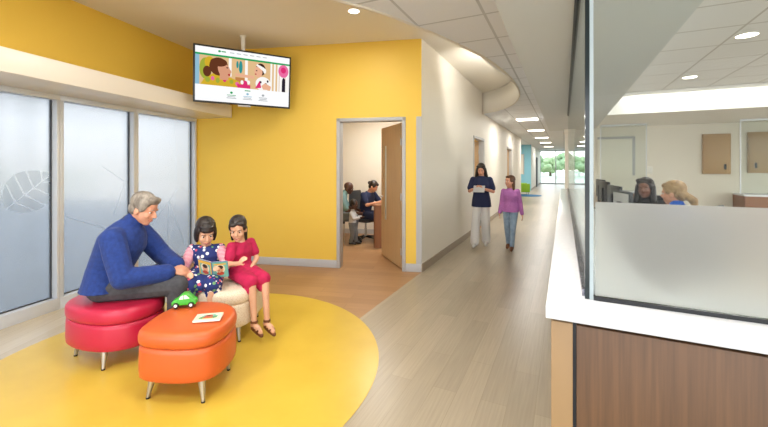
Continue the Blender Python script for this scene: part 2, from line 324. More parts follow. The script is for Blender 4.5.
# main door frame (structure) and leaf
m=MB()
for x in (-t1-.03,-t0-.02): m.box((x,-.015,0),(x+.05,T+.015,2.2))
m.box((-t1-.03,-.015,2.15),(-t0+.03,T+.015,2.2)); d1=struct(m.build('door_1','frame',loc=C,rotz=ROTY,bevel=.003))
def leaf(par,hx,hy,rot,wd=.9,h=2.13,lite=True,handle_side=-1,light=True):
    m=MB(); z0=.012
    if lite:
        a,b_=.12,.27; m.box((-wd,-.022,z0),(-b_-.55+.0,.022,h)) if False else None
        xa,xb=-wd+.13,-wd+.27
        m.box((-wd,-.022,z0),(xa,.022,h)); m.box((xb,-.022,z0),(0,.022,h)); m.box((xa,-.022,z0),(xb,.022,.62)); m.box((xa,-.022,1.83),(xb,.022,h))
    else: m.box((-wd,-.022,z0),(0,.022,h))
    o=m.build('door_leaf','oak',par,loc=(hx,hy,0),rotz=rot)
    if lite:
        g=MB(); g.box((xa,-.006,.62),(xb,.006,1.83)); g.build('vision_panel','frostlite',o)
        g=MB()
        for s in (-.024,.018): 
            g.box((xa-.012,s,.608),(xa+.004,s+.006,1.842)); g.box((xb-.004,s,.608),(xb+.012,s+.006,1.842)); g.box((xa,s,.608),(xb,s+.006,.622)); g.box((xa,s,1.828),(xb,s+.006,1.842))
        g.build('glazing_bead','oak',o)
    hd=MB()
    for s in (-1,1):
        hd.cap((-wd+.065,s*.022,1.0),(-wd+.065,s*.065,1.0),.012,.012); hd.cap((-wd+.065,s*.065,1.0),(-wd+.18,s*.065,1.0),.009,.008)
    hd.build('door_handle','steel',o)
    hg=MB()
    for z in (.25,1.05,1.85): hg.lathe([(.01,z-.05),(.01,z+.05)],(0.004,-.026,0),8)
    hg.build('hinge','steel',o); return o
M['frostlite']=frosted('door_glass','e3eae8',.3,.2,.4,'dfe4e2')
leaf(d1,-t0-.03,T-.02,-R(71)-ROTY)
for k,(a,b_) in enumerate((dA,dB)):
    m=MB(); m.box((PL-T-.01,a,0),(PL+.012,a+.05,2.18)); m.box((PL-T-.01,b_-.05,0),(PL+.012,b_,2.18)); m.box((PL-T-.01,a,2.13),(PL+.012,b_,2.18))
    dk=struct(m.build('door_%d'%(k+2),'frame' if k==0 else 'frame',rotz=ROTC))
    leaf(dk,PL-T+.02,b_-.06,R(12),wd=1.0,lite=False,h=2.12)
# ceilings
cp=[(340,1),(358,5.5),(376,11),(395,17.5),(413,25),(436,34),(458,44),(475,52),(489,60),(500,68),(509,76),(515,83),(519,91),(519,96),(516,101),(512,104.5),(506,107.6),(496,110.8),(484,113.2)]
curve=[V((-5.2,1.0,0)),V((-3.6,1.35,0)),V((-2.4,1.75,0)),V((-1.3,2.25,0))]+[V(((x-384)*1.3/(HZ-y),1.3*F/(HZ-y),0)) for x,y in cp]
def smoothc(pts,k=4,closed=False):
    out=[]; n=len(pts)
    for i in range(n if closed else n-1):
        g=lambda j: pts[j%n] if closed else pts[max(0,min(n-1,j))]
        p0,p1,p2,p3=g(i-1),g(i),g(i+1),g(i+2)
        for s in range(k):
            t=s/k; out.append(.5*((2*p1)+(p2-p0)*t+(2*p0-5*p1+4*p2-p3)*t*t+(3*p1-p0-3*p2+p3)*t**3))
    if not closed: out.append(pts[-1])
    return out
curve=smoothc(curve,4)
lp=[pq(v) for v in curve]; lp[-1]=(PL,lp[-1][1])
tile=lp+[(PL,QG),(-.36,QG),(-.36,-3),pq(V((-6,-2,0)))]
m=MB(); m.prism(tile,TZ,TZ+.04); struct(m.build('ceiling','tile',rotz=ROTC))
m=MB(); vs=[]; 
for (a,b_) in lp: vs+=[(a,b_,TZ-.012),(a,b_,H)]
m.add(vs,[(2*i,2*i+2,2*i+3,2*i+1) for i in range(len(lp)-1)])
o=m.build('trim_3','drywall',rotz=ROTC); s_=o.modifiers.new('t','SOLIDIFY'); s_.thickness=.03; s_.offset=0; struct(o)
m=MB(); m.prism([tuple(v[:2]) for v in (P(-.3,-4),P(-.3,11.2),P(-1.84,11.2),P(-1.84,5.2),C+EV*-.02+MV*.05,K+MV*.05,Kw(6.6))],H,H+.05); struct(m.build('ceiling_lobby','drywall'))
m=MB(); m.box((-.36,-3,SZ),(.72,11.0,TZ+.1)); struct(m.build('trim_4','soffit',rotz=ROTC))
m=MB(); m.box((.72,-3,TZ),(8.9,8.0,TZ+.04)); struct(m.build('ceiling_reception','tile2',rotz=ROTC))
m=MB(); m.box((.72,8.0,SZ),(8.9,10.74,TZ+.1)); struct(m.build('trim_5','white',rotz=ROTC))
m=MB(); m.box((-.36,11.0,TZ),(5.5,QG,TZ+.04)); m.box((-5.5,QE,TZ),(PL,QF,TZ+.04)); struct(m.build('ceiling_far','tile',rotz=ROTC))
# reception walls
m=MB(); m.box((.66,10.6,0),(8.9,10.74,SZ)); struct(m.build('wall_reception','cream',rotz=ROTC))
m=MB(); m.box((5.4,10.74,0),(5.54,QG,TZ)); struct(m.build('wall_far_right','cream',rotz=ROTC))
m=MB(); m.box((.02,10.62,0),(.24,10.84,SZ)); m.box((-.0,10.6,SZ-.12),(.26,10.86,SZ)); struct(m.build('wall_column','cream',rotz=ROTC,bevel=.004))
# far glazed wall
m=MB(); x=-1.8; m.box((PL,QG,0),(5.4,QG+.12,.1)); m.box((PL,QG,TZ-.1),(5.4,QG+.12,TZ+.04))
while x<5.4: m.box((x-.04,QG,.1),(x+.04,QG+.12,TZ)); x+=1.19
fw=struct(m.build('window_8','alum',rotz=ROTC)); g=MB(); g.box((PL,QG+.05,.1),(5.4,QG+.06,TZ-.05)); g.build('pane','glass',fw)
WORLD=3.7; EXPO=0.24
# ---------------------------------------------------------------- lamps
def arealight(name,loc,size,power,col=(1,.98,.95),rot=(0,0,0),shape='SQUARE',sy=None,parent=None,spread=180):
    l=bpy.data.lights.new(name,'AREA'); l.energy=power; l.color=col; l.shape='RECTANGLE' if sy else shape; l.size=size
    if sy: l.size_y=sy
    l.spread=R(spread); o=bpy.data.objects.new(name,l); COL.objects.link(o); o.location=loc; o.rotation_euler=rot; o.parent=parent; return o
def troffer(p,q,label,power=40,z=TZ,grp='square ceiling light panels'):
    t=thing('ceiling_light',label,'ceiling light',P(p,q,z),ROTC,grp)
    m=MB(); 
    for a,b_ in (((-.3,-.3),(.3,-.27)),((-.3,.27),(.3,.3)),((-.3,-.27),(-.27,.27)),((.27,-.27),(.3,.27))): m.box((a[0],a[1],-.014),(b_[0],b_[1],-.001))
    m.build('light_frame','white',t); m=MB(); m.box((-.27,-.27,-.008),(.27,.27,-.002)); m.build('diffuser','lit',t)
    arealight('lamp',(0,0,-.02),.5,power,parent=t)
def downlight(x,y,z,label,power,grp='round recessed downlights',r=.062):
    t=thing('downlight',label,'ceiling light',(x,y,z),0,grp)
    m=MB(); m.ringlathe([(r,-.006),(r+.016,-.004),(r+.016,-.0005),(r,-.0005)]); m.build('trim_ring','white',t)
    m=MB(); m.lathe([(.001,-.004),(r,-.004),(r,-.001),(.001,-.001)],n=28); m.build('diffuser','lit',t)
    arealight('lamp',(0,0,-.012),r*1.7,power,parent=t,shape='DISK')
for q,l in ((10.9,'nearest bright square light panel in the corridor ceiling tiles'),(14.45,'second bright square light panel down the corridor ceiling'),(18.3,'third bright square light panel down the corridor ceiling'),(22.2,'fourth square light panel far down the corridor ceiling'),(27.0,'farthest square light panel before the end windows')): troffer(-.915,q,l,30)
troffer(-.915,1.3,'unseen square light panel added in the ceiling tiles above the counter end',26); troffer(-2.1,-.6,'unseen square light panel added in the ceiling tiles nearest the lobby entrance',42)  # both panels lie overhead out of view, added to light the near corridor
downlight(-.35,4.27,H,'small round downlight in the beige lobby ceiling above the yellow wall',14)
downlight(-1.6,2.7,H,'unseen round downlight added in the lobby ceiling above the orange ottoman',14); downlight(-2.7,1.9,H,'unseen round downlight added in the lobby ceiling nearest the windows',14)  # unseen downlights, added for more light in the lobby
downlight(3.6,3.65,TZ,'nearest round downlight in the reception ceiling',18,r=.085); downlight(4.47,5.38,TZ,'round downlight farther back in the reception ceiling',18,r=.085)
for p,q in ((2.2,1.4),(5.2,4.2),(5.2,6.6)): 
    v=P(p,q,TZ); downlight(v.x,v.y,v.z,'round downlight in the reception ceiling over the staff desks',22,r=.085)
v=C+MV*1.5-EV*.8; 
t=thing('ceiling_light','unseen flat square light panel added to the exam room ceiling','ceiling light',(v.x,v.y,2.7),ROTY); m=MB(); m.box((-.3,-.3,-.012),(.3,.3,-.001)); m.build('diffuser','lit',t); arealight('lamp',(0,0,-.02),.5,32,parent=t)  # panel added out of view so the exam room is lit
for p,q,l in ((-3.2,9.7,'unseen light panel added in the room behind the first corridor door'),(-3.2,14.0,'unseen light panel added in the room behind the second corridor door')):  # one unseen panel added to light each side room
    v=P(p,q,2.7); t=thing('ceiling_light',l,'ceiling light',v,ROTC); m=MB(); m.box((-.3,-.3,-.012),(.3,.3,-.001)); m.build('diffuser','lit',t); arealight('lamp',(0,0,-.02),.5,35,parent=t)
v=P(-3.4,21,TZ); t=thing('ceiling_light','light panel over the blue alcove','ceiling light',v,ROTC); m=MB(); m.box((-.3,-.3,-.012),(.3,.3,-.001)); m.build('diffuser','lit',t); arealight('lamp',(0,0,-.02),.5,60,parent=t)
v=P(2.5,20,TZ); t=thing('ceiling_light','light panel over the open area past the reception','ceiling light',v,ROTC); m=MB(); m.box((-.3,-.3,-.012),(.3,.3,-.001)); m.build('diffuser','lit',t); arealight('lamp',(0,0,-.02),.5,70,parent=t)
# cove lamps; the lobby one is added out of sight to brighten the cove end
cv=[V(((x-384)*1.3/(HZ-y),1.3*F/(HZ-y),0)) for x,y in ((489,60),(509,76))]; tg=(cv[1]-cv[0]).normalized(); nl=V((-tg.y,tg.x,0)); cc=(cv[0]+cv[1])/2+nl*.06
t=thing('cove_light','slim linear lamp added out of sight inside the curved fascia of the lobby ceiling','cove light',(cc.x,cc.y,TZ+.03),math.atan2(-tg.x,tg.y))
m=MB(); m.box((-.025,-.5,0),(.03,.5,.03)); m.build('lamp_housing','white',t); arealight('lamp',(0,.42,.10),.07,30,rot=(R(112),0,0),parent=t)
arealight('lamp',(0,-.2,.06),.05,5,sy=.5,rot=(math.pi,0,0),parent=t)
t=thing('cove_light','long linear lamp washing the white band above the reception wall','cove light',P(4.0,7.75,TZ-.05),ROTC)
m=MB(); m.box((-3.1,-.03,0.0),(3.1,.03,.045)); m.build('lamp_housing','white',t); arealight('lamp',(0,.04,-.012),6.0,15,sy=.05,rot=(R(40),0,0),parent=t)
# ---------------------------------------------------------------- reception counter
CT=1.07
m=MB(); m.prism([(-.051,1.233),(3.6,1.233),(3.6,1.56),(.27,1.56),(.27,7.75),(-.051,7.75)],CT-.037,CT)
ct=tag(m.build('countertop','quartz',rotz=ROTC,bevel=.003),'white stone transaction countertop running along the reception desk','countertop')
cb=thing('reception_counter','walnut panelled reception counter with a tan end strip under the white top','counter',P(0,1.25),ROTC)
y0=.006
m=MB(); m.box((-.036,y0,0),(.024,.09,CT-.05)); m.build('end_strip','tan',cb,bevel=.002)
m=MB(); m.box((.024,y0+.014,.0),(.034,.09,CT-.04)); m.box((-.03,y0+.012,CT-.05),(3.55,.2,CT-.037)); m.build('shadow_gap','dark',cb)
m=MB(); m.box((.034,y0,.1),(1.75,.05,CT-.052)); m.build('front_panel','walnut',cb,bevel=.0015); m=MB(); m.box((1.754,y0,.1),(3.55,.05,CT-.052)); m.build('front_panel','walnut',cb,bevel=.0015)
m=MB(); m.box((.034,.03,0),(3.5,.05,.1)); m.build('toe_kick','dark',cb)
m=MB(); m.box((-.03,.09,0.1),(.02,6.45,CT-.04)); m.build('side_panel','walnut',cb); m=MB(); m.box((.02,.09,0),(.05,6.4,.99)); m.build('inner_panel','white',cb)
# glass screen
gs=thing('glass_screen','tall clear glass privacy screen with a frosted band standing on the white reception countertop','glass screen',P(.07,1.363,CT+.0005),ROTC)
GH=SZ-CT-.0015
m=MB(); m.box((.006,-.006,.012),(3.2,.006,GH)); m.build('front_pane','glass',gs)
m=MB(); m.box((.02,-.0105,.016),(3.2,-.0065,.315)); m.build('frosted_band','frost',gs)
m=MB(); m.box((-.006,.02,.012),(.006,6.2,GH-.03)); m.build('side_pane','glass',gs)
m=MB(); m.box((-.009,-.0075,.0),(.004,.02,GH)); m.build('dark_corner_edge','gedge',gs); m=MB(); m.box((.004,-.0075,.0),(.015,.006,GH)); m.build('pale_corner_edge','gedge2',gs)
m=MB(); m.box((.015,-.011,0),(3.2,.011,.012)); m.build('front_rail','black',gs)
m=MB(); m.box((-.016,.02,0),(.014,6.2,.022)); m.build('side_rail','channel',gs); m=MB(); m.box((-.016,-.01,GH-.03),(.014,6.2,GH)); m.build('top_rail','black',gs)
# staff desk
dk=thing('staff_desk','low staff desk behind the glass screen carrying the monitors','desk',P(.28,1.57),ROTC)
m=MB(); m.box((.01,.0,.725),(.75,6.1,.755)); m.box((.75,0,.725),(3.2,.65,.755)); m.build('desktop','white',dk); m=MB()
for q in (.02,2.0,4.0,6.05): m=MB(); m.box((.02,q,0),(.7,q+.03,.725)); m.build('desk_panel','desk',dk)
m=MB(); m.box((3.1,.02,0),(3.14,.6,.725)); m.build('desk_panel','desk',dk)
def monitor(p,q,yaw,label,h=.31,w_=.46,top=1.265,back='dark'):
    t=thing('computer_monitor',label,'monitor',P(p,q,.756),yaw,'computer monitors at the reception')
    zt=top-.756; m=MB(); m.box((-w_/2,-.02,zt-h),(w_/2,.012,zt)); m.build('monitor_case','black' if back=='dark' else 'dark',t,bevel=.006)
    m=MB(); m.box((-w_/2+.012,.012,zt-h+.012),(w_/2-.012,.014,zt-.012)); m.build('screen',SCR,t)
    m=MB(); m.box((-.03,-.045,.0),(.03,-.02,zt-.1)); m.build('stand_neck','black',t); m=MB(); m.lathe([(.11,0),(.11,.01),(.03,.018)],n=20); m.build('stand_base','black',t)
    if back!='dark':
        m=MB(); m.box((-w_/2+.02,-.024,zt-h+.02),(w_/2-.02,-.0195,zt-.02)); m.build('back_cover','base',t,bevel=.003)
SCR=emis('monitor_screen','8fa9c4',.6)
rz=lambda a: ROTC+R(a)
monitor(.50,4.1,rz(-75),'grey backed computer monitor nearest the dark haired receptionist',back='l',w_=.36); monitor(.55,5.2,rz(-80),'black computer monitor second nearest on the staff desk')
monitor(.56,6.55,rz(-80),'black computer monitor third along the staff desk'); monitor(.58,7.45,rz(-80),'farthest black computer monitor on the staff desk')
monitor(.47,2.25,ROTC+R(8),'dark computer monitor blurred behind the frosted band of the glass screen',top=1.24)
# reception back wall furniture
def wallcab(p0,p1,z0,z1,label,hx):
    t=thing('wall_cabinet',label,'cabinet',P(p0,10.6,z0),ROTC,'wooden wall cabinets'); wd=p1-p0; h=z1-z0
    m=MB(); m.box((0,-.05,0),(wd,-.001,h)); m.build('cabinet_body','oak',t); m=MB(); m.box((.015,-.065,.015),(wd-.015,-.05,h-.015)); m.build('cabinet_door','oak',t,bevel=.003)
    m=MB(); m.box((hx-.02,-.077,.1),(hx+.02,-.065,.22)); m.build('handle','black',t)
def onwall(x,q=10.6):
    r=(x-384)/F; k=(math.cos(CA)*r-math.sin(CA)); kk=(math.sin(CA)*r+math.cos(CA)); return q/kk*k
def zat(x,y,q=10.6):
    r=(x-384)/F; Y=q/(math.sin(CA)*r+math.cos(CA)); return EYE-(y-HZ)/F*Y
wallcab(onwall(702),onwall(730),zat(716,174),zat(716,134),'light wooden wall cabinet in the middle of the reception back wall',onwall(730)-onwall(702)-.1)
wallcab(onwall(747),onwall(775),zat(760,173),zat(760,132),'light wooden wall cabinet at the right behind the glass panel',.12)
def backcab(p0,p1,label):
    t=thing('base_cabinet',label,'cabinet',P(p0,10.0),ROTC); wd=p1-p0
    m=MB(); m.box((0,.02,.1),(wd,.598,.88)); m.box((.02,.06,0),(wd-.02,.598,.1)); m.build('cabinet_body','desk',t); m=MB(); m.box((-.01,0,.88),(wd+.01,.598,.915)); m.build('worktop','quartz',t)
    n=max(1,int(wd/.6))
    for i in range(n):
        m=MB(); m.box((i*wd/n+.006,.0,.12),((i+1)*wd/n-.006,.02,.87)); d_=m.build('door','desk',t); m=MB(); m.box(((i+1)*wd/n-.05,-.02,.6),((i+1)*wd/n-.035,0,.75)); m.build('handle','steel',d_)
backcab(.75,onwall(652,10),'low wooden cabinet with a white worktop at the left of the reception back wall'); backcab(onwall(737,10)+.12,8.2,'low wooden cabinet with a white worktop at the right of the reception back wall')
def wglass(p0,p1,z0,z1,label):
    t=thing('glass_partition',label,'glass partition',P(p0,9.95,z0),ROTC); m=MB(); m.box((0,0,0),(p1-p0,.01,z1-z0)); m.build('pane','glass2',t); m=MB(); m.box((-.015,-.012,0),(0,.022,z1-z0)); m.box((p1-p0,-.012,0),(p1-p0+.015,.022,z1-z0)); m.box((0,-.012,z1-z0-.03),(p1-p0,.022,z1-z0)); m.build('edge_trim','alum',t)
M['glass2']=clearglass('panel_glass','f6f8f6',.5)
wglass(.78,onwall(646,9.95),.93,SZ-.001,'clear glass panel standing at the left of the reception back wall'); wglass(onwall(741,9.95),8.2,.93,SZ-.001,'clear glass panel standing at the right of the reception back wall')
t=thing('notice_board','large cream board with a dark right edge on the reception back wall','notice board',P(.75,10.598,0),ROTC)
z0,z1=zat(620,174),zat(620,139); x1=onwall(635)-.75; m=MB(); m.box((0,-.03,z0),(x1-.06,-.001,z1)); m.build('board_face','paper',t); m=MB(); m.box((x1-.06,-.035,z0-.03),(x1,-.001,z1)); m.box((0,-.035,z1),(x1,-.001,z1+.06)); m.build('board_edge','base',t)
t=thing('wall_switch','small white switch plate on the reception back wall','switch',P(onwall(650),10.599,zat(650,173.5)),ROTC); m=MB(); m.box((-.05,-.012,0),(.05,0,.17)); m.build('plate','white',t,bevel=.003); m=MB(); m.box((-.015,-.018,.05),(.015,-.012,.12)); m.build('rocker','white',t)
# ---------------------------------------------------------------- television
TVL=V((-2.429,4.68)); TVR=V((-1.352,5.30)); ctr=(TVL+TVR)/2; ax=(TVR-TVL); ang=math.atan2(ax.y,ax.x); W2=ax.length/2; ZB,ZT=2.325,3.055
tv=thing('television','wide flat television hung from the ceiling showing a web page with a photograph','television',(ctr.x,ctr.y,(ZB+ZT)/2),ang)
hh=(ZT-ZB)/2
m=MB(); tilt=Matrix.Rotation(R(5),3,'X')
def tb(mm,a,b_,):
    k=len(mm.v); mm.box(a,b_); 
    for i in range(k,len(mm.v)): mm.v[i]=tilt@mm.v[i]
tb(m,(-W2,-.02,-hh),(W2,.02,hh)); tb(m,(-W2*.6,.02,-hh*.6),(W2*.6,.06,hh*.6)); m.build('casing','black',tv,bevel=.004)
m=MB(); tb(m,(-.08,-.022,-hh-.018),(.08,.01,-hh)); m.build('badge','base',tv)
m=MB(); m.box((-.03,.07,-.12),(.03,.12,.12)); m.cap((0,.12,.1),(0,.12,H-(ZB+ZT)/2-.02),.028,.028,16,False); m.lathe([(.04,H-(ZB+ZT)/2-.02),(.04,H-(ZB+ZT)/2-.001)],(0,.12,0),20); m.build('mounting_pole','white',tv)
pals=dict(w='f2f3f4',g='1f9a55',gr='9aa0a3',dgr='6b7377',bg='c9a06c',skin='cf9577',skin2='e0a98a',hair='5f3420',hair2='3a241b',pink='d3306e',teal='2f8c8a',yel='c9a52c',pnk2='e0699a',wood='d7b384',dark='2a2430',lime='9aa33a',ltb='8ab4c9',red='a8232f',white='f0ede8',flo='b97d4a')
scm={k:emis('tv_'+k,c,.95) for k,c in pals.items()}; keys=list(pals)
def art(par,name,polys,mats,place):
    m=MB(); k2={k:i for i,k in enumerate(mats)}
    for li,(k,pts) in enumerate(polys):
        m.cm=k2[k]; m.add([place(u,v,li) for u,v in pts],[tuple(range(len(pts)))])
    me=bpy.data.meshes.new(name); me.from_pydata([tuple(v) for v in m.v],[],m.f)
    for k in mats: me.materials.append(mats[k])
    for p_,k in zip(me.polygons,m.m): p_.material_index=k
    o=bpy.data.objects.new(name,me); COL.objects.link(o); o.parent=par; return o
def rc(a,b_,c,d): return [(a,b_),(c,b_),(c,d),(a,d)]
def ov(cx,cy,rx,ry,n=20,ph=0): return [(cx+rx*math.cos(2*math.pi*i/n)*math.cos(ph)-ry*math.sin(2*math.pi*i/n)*math.sin(ph),cy+rx*math.cos(2*math.pi*i/n)*math.sin(ph)+ry*math.sin(2*math.pi*i/n)*math.cos(ph)) for i in range(n)]
TY=lambda v:v
pol=[('w',rc(0,0,1,1)),('g',rc(0,.845,1,.88)),('wood',rc(0,.30,1,.845)),
 ('ltb',rc(0,.3,.04,.845)),('lime',ov(.10,.6,.06,.2)),('yel',ov(.14,.72,.05,.11)),('white',rc(.33,.5,.36,.845)),('flo',rc(.40,.3,.52,.5)),('teal',ov(.42,.74,.012,.07)),('teal',ov(.455,.70,.02,.12)),('white',rc(.50,.42,.53,.845)),
 ('white',rc(.78,.3,.84,.845)),('wood',rc(.80,.3,.82,.845)),('white',rc(.86,.3,1,.845)),('flo',rc(.88,.3,.885,.8)),('flo',rc(.95,.3,.955,.8)),('pnk2',ov(.93,.72,.06,.13)),('pink',ov(.93,.74,.03,.06)),('dark',ov(.935,.5,.02,.09)),('dark',rc(.915,.3,.955,.46)),
 ('yel',[(.05,.3),(.09,.42),(.17,.52),(.27,.5),(.36,.47),(.44,.42),(.50,.3)]),('lime',ov(.12,.4,.025,.05)),('pnk2',ov(.17,.43,.018,.04)),('lime',ov(.22,.4,.02,.05)),('pink',ov(.29,.42,.018,.04)),('lime',ov(.36,.4,.02,.04)),('pnk2',ov(.42,.37,.02,.04)),
 ('hair',ov(.115,.55,.04,.1)),('hair',ov(.23,.66,.095,.17)),('skin',ov(.285,.6,.062,.155,ph=.15)),('skin',[(.24,.42),(.33,.42),(.30,.55),(.24,.55)]),('skin',ov(.345,.585,.012,.035)),('red',ov(.335,.525,.012,.02)),('hair',ov(.23,.74,.085,.08)),('hair2',ov(.315,.655,.010,.012)),
 ('pink',rc(.42,.3,.56,.37)),('pink',ov(.50,.4,.03,.05)),('white',ov(.47,.41,.016,.04)),('white',ov(.54,.42,.016,.04)),('skin2',[(.40,.52),(.60,.50),(.60,.56),(.40,.57)]),
 ('white',ov(.70,.42,.085,.14)),('dark',ov(.67,.45,.012,.025)),('dark',ov(.73,.42,.012,.025)),('dark',ov(.70,.36,.012,.025)),('dark',ov(.75,.48,.01,.025)),('pink',[(.61,.32),(.66,.48),(.68,.34)]),('skin2',[(.68,.38),(.72,.44),(.79,.38),(.78,.31),(.70,.31)]),
 ('hair2',ov(.67,.70,.055,.12)),('skin2',ov(.645,.65,.045,.11)),('white',[(.63,.80),(.71,.74),(.72,.69),(.70,.67),(.62,.77)]),('white',ov(.715,.68,.016,.05)),('hair2',ov(.625,.67,.008,.012)),('red',ov(.615,.60,.01,.012)),
 ('g',ov(.235,.945,.014,.02)),('g',rc(.255,.935,.30,.955))]
for i in range(6): pol.append(('gr',rc(.34+i*.07,.938,.34+i*.07+.045,.950)))
pol.append(('g',rc(.50,.245,.56,.262)))
for cx,k in ((.36,'g'),(.53,'ltb'),(.70,'gr')):
    pol.append((k,ov(cx,.19,.014,.022)))
    for j,wd in enumerate((.045,.04,.05)): pol.append(('gr' if j else k,rc(cx-wd,.135-j*.028,cx+wd,.147-j*.028)))
scr=art(tv,'screen',pol,scm,lambda u,v,li: tilt@V(((u-.5)*2*(W2-.022),-.0205-.00018*(li+1),(v-.5)*2*(hh-.022))))
# ---------------------------------------------------------------- ottomans
def ottoman(name,label,pts,m_,legs,zs=(.15,.346,.455)):
    cen=sum((V((x,y,0)) for x,y in pts),V((0,0,0)))/len(pts)
    out=smoothc([V((x,y,0)) for x,y in pts],6,True); out=[p-cen for p in out]
    t=thing(name,label,'ottoman',cen); rad=sum(p.length for p in out)/len(out)
    def ring(z,ins): 
        k=1-ins/rad; return [V((p.x*k,p.y*k,z)) for p in out]
    z0,z1,z2=zs
    b_=MB(); b_.rings([ring(z0,.05),ring(z0,.012),ring(z0+.01,.003),ring(z0+.05,0),ring(z1-.04,.002),ring(z1-.012,.006),ring(z1-.004,.016)]); b_.build('base',m_,t,smooth=50)
    b_=MB(); b_.rings([ring(z1-.005,.018),ring(z1+.002,.008),ring(z1+.01,.001),ring(z1+.03,-.003),ring(z2-.04,-.003),ring(z2-.022,.002),ring(z2-.01,.012),ring(z2-.003,.026),ring(z2+.001,.05),ring(z2+.003,rad*.3),ring(z2+.006,rad*.7),ring(z2+.006,rad*.95)]); b_.build('cushion',m_,t,smooth=60)
    for x,y in legs:
        p=V((x,y,0))-cen; dd=p.normalized(); b_=MB()
        b_.rings([[p-dd*.035*(1-1)+V((r*math.cos(a),r*math.sin(a),z))-dd*off for a in [2*math.pi*i/14 for i in range(14)]] for r,z,off in ((.011,.012,0),(.025,z0,.03))]); lg=b_.build('leg','steel',t)
        b_=MB(); b_.lathe([(.0125,0.0035),(.0125,.013)],p,14); b_.build('foot_glide','black',lg)
    return t
ottoman('ottoman','orange vinyl ottoman with tapered metal legs, nearest the viewer',[(-1.60,2.46),(-1.60,2.66),(-1.53,2.83),(-1.36,2.87),(-1.19,2.82),(-1.075,2.68),(-1.05,2.47),(-1.10,2.33),(-1.23,2.28),(-1.42,2.29),(-1.56,2.34)],'orange',[(-1.52,2.37),(-1.145,2.33),(-1.14,2.70),(-1.5,2.75)],zs=(.145,.358,.455))
ottoman('ottoman','crimson red vinyl ottoman beside the windows carrying the seated man',[(-2.5,2.98),(-2.46,2.84),(-2.34,2.74),(-2.16,2.67),(-1.98,2.66),(-1.85,2.73),(-1.78,2.87),(-1.80,3.02),(-1.92,3.18),(-2.12,3.28),(-2.34,3.25),(-2.46,3.14)],'red',[(-2.43,2.90),(-2.06,2.70),(-1.9,3.05),(-2.3,3.2)])
ottoman('ottoman','cream patterned fabric ottoman under the two girls',[(-1.15,3.25),(-1.18,3.10),(-1.30,3.02),(-1.46,3.04),(-1.62,3.14),(-1.74,3.32),(-1.76,3.54),(-1.62,3.72),(-1.42,3.78),(-1.24,3.72),(-1.16,3.55)],'dots',[(-1.234,3.14),(-1.26,3.66),(-1.62,3.6),(-1.5,3.15)])
# toy car
cx,cy=-1.44,2.70
t=thing('toy_car','small green toy car on the orange ottoman','toy car',((185-384)/F*2.72,2.72,.4655),R(12)); 
m=MB(); hw=.038
prof=[(-.08,.018),(-.082,.04),(-.07,.055),(-.045,.062),(-.03,.085),(-.005,.1),(.02,.097),(.04,.08),(.06,.06),(.078,.048),(.085,.03),(.082,.018)]
m.rings([[V((x*(1-.0*k),y,z if y_ else z)) for x,z in prof] for k,y,y_ in ((0,-hw,1),(0,hw,1))]); m.build('car_body','green',t,bevel=.008)
m=MB()
for s in (-1,1):
    m=MB(); m.add([(-.03,s*.0385,.062),(-.02,s*.0385,.082),(0,s*.0385,.092),(.0,s*.0385,.062)],[(0,1,2,3)]); m.build('window','white',t); m=MB(); m.add([(.005,s*.0385,.062),(.005,s*.0385,.092),(.02,s*.0385,.09),(.042,s*.0385,.066)],[(0,1,2,3)]); m.build('window','white',t)
for x in (-.05,.052):
    for s in (-1,1):
        m=MB(); m.lathe([(.001,-.008),(.018,-.008),(.02,-.004),(.02,.004),(.018,.008),(.001,.008)],(x,s*.04,.02),18,'Y'); wv=m.build('wheel','black',t); m=MB(); m.lathe([(.001,-.0095),(.011,-.0095),(.011,.0095),(.001,.0095)],(x,s*.04,.02),14,'Y'); m.build('hub','white',wv)
# picture book lying down
pm={k:mat('book_'+k,c,.45) for k,c in dict(w='e7dcc0',g='5f9a6a',r='c04a32',t='74b7a8',y='e0b545',b='3f6a9a',s='d9a27a',k='3a2a24').items()}
t=thing('picture_book','closed thin picture book with a cream cover lying on the orange ottoman','book',((208.5-384)/F*2.50,2.50,.4655),R(12))
m=MB(); m.box((-.085,-.06,0),(.085,.06,.003)); m.box((-.085,-.06,.009),(.085,.06,.012)); m.box((-.085,-.06,0),(-.082,.06,.012)); m.build('cover','paper',t,bevel=.0008); m=MB(); m.box((-.082,-.057,.003),(.082,.057,.009)); m.build('pages','white',t)
art(t,'cover_picture',[('w',rc(0,0,1,1)),('t',[(.12,.3),(.3,.75),(.7,.82),(.9,.5),(.75,.2),(.3,.15)]),('g',ov(.3,.35,.14,.15)),('g',ov(.72,.38,.13,.16)),('r',[(.33,.45),(.4,.72),(.62,.74),(.68,.5)]),('k',ov(.5,.62,.08,.07)),('r',ov(.5,.33,.2,.12)),('y',rc(.3,.2,.7,.27))],pm,lambda u,v,l:V(((u-.5)*.164,(v-.5)*.114,.0122+.0001*l)))
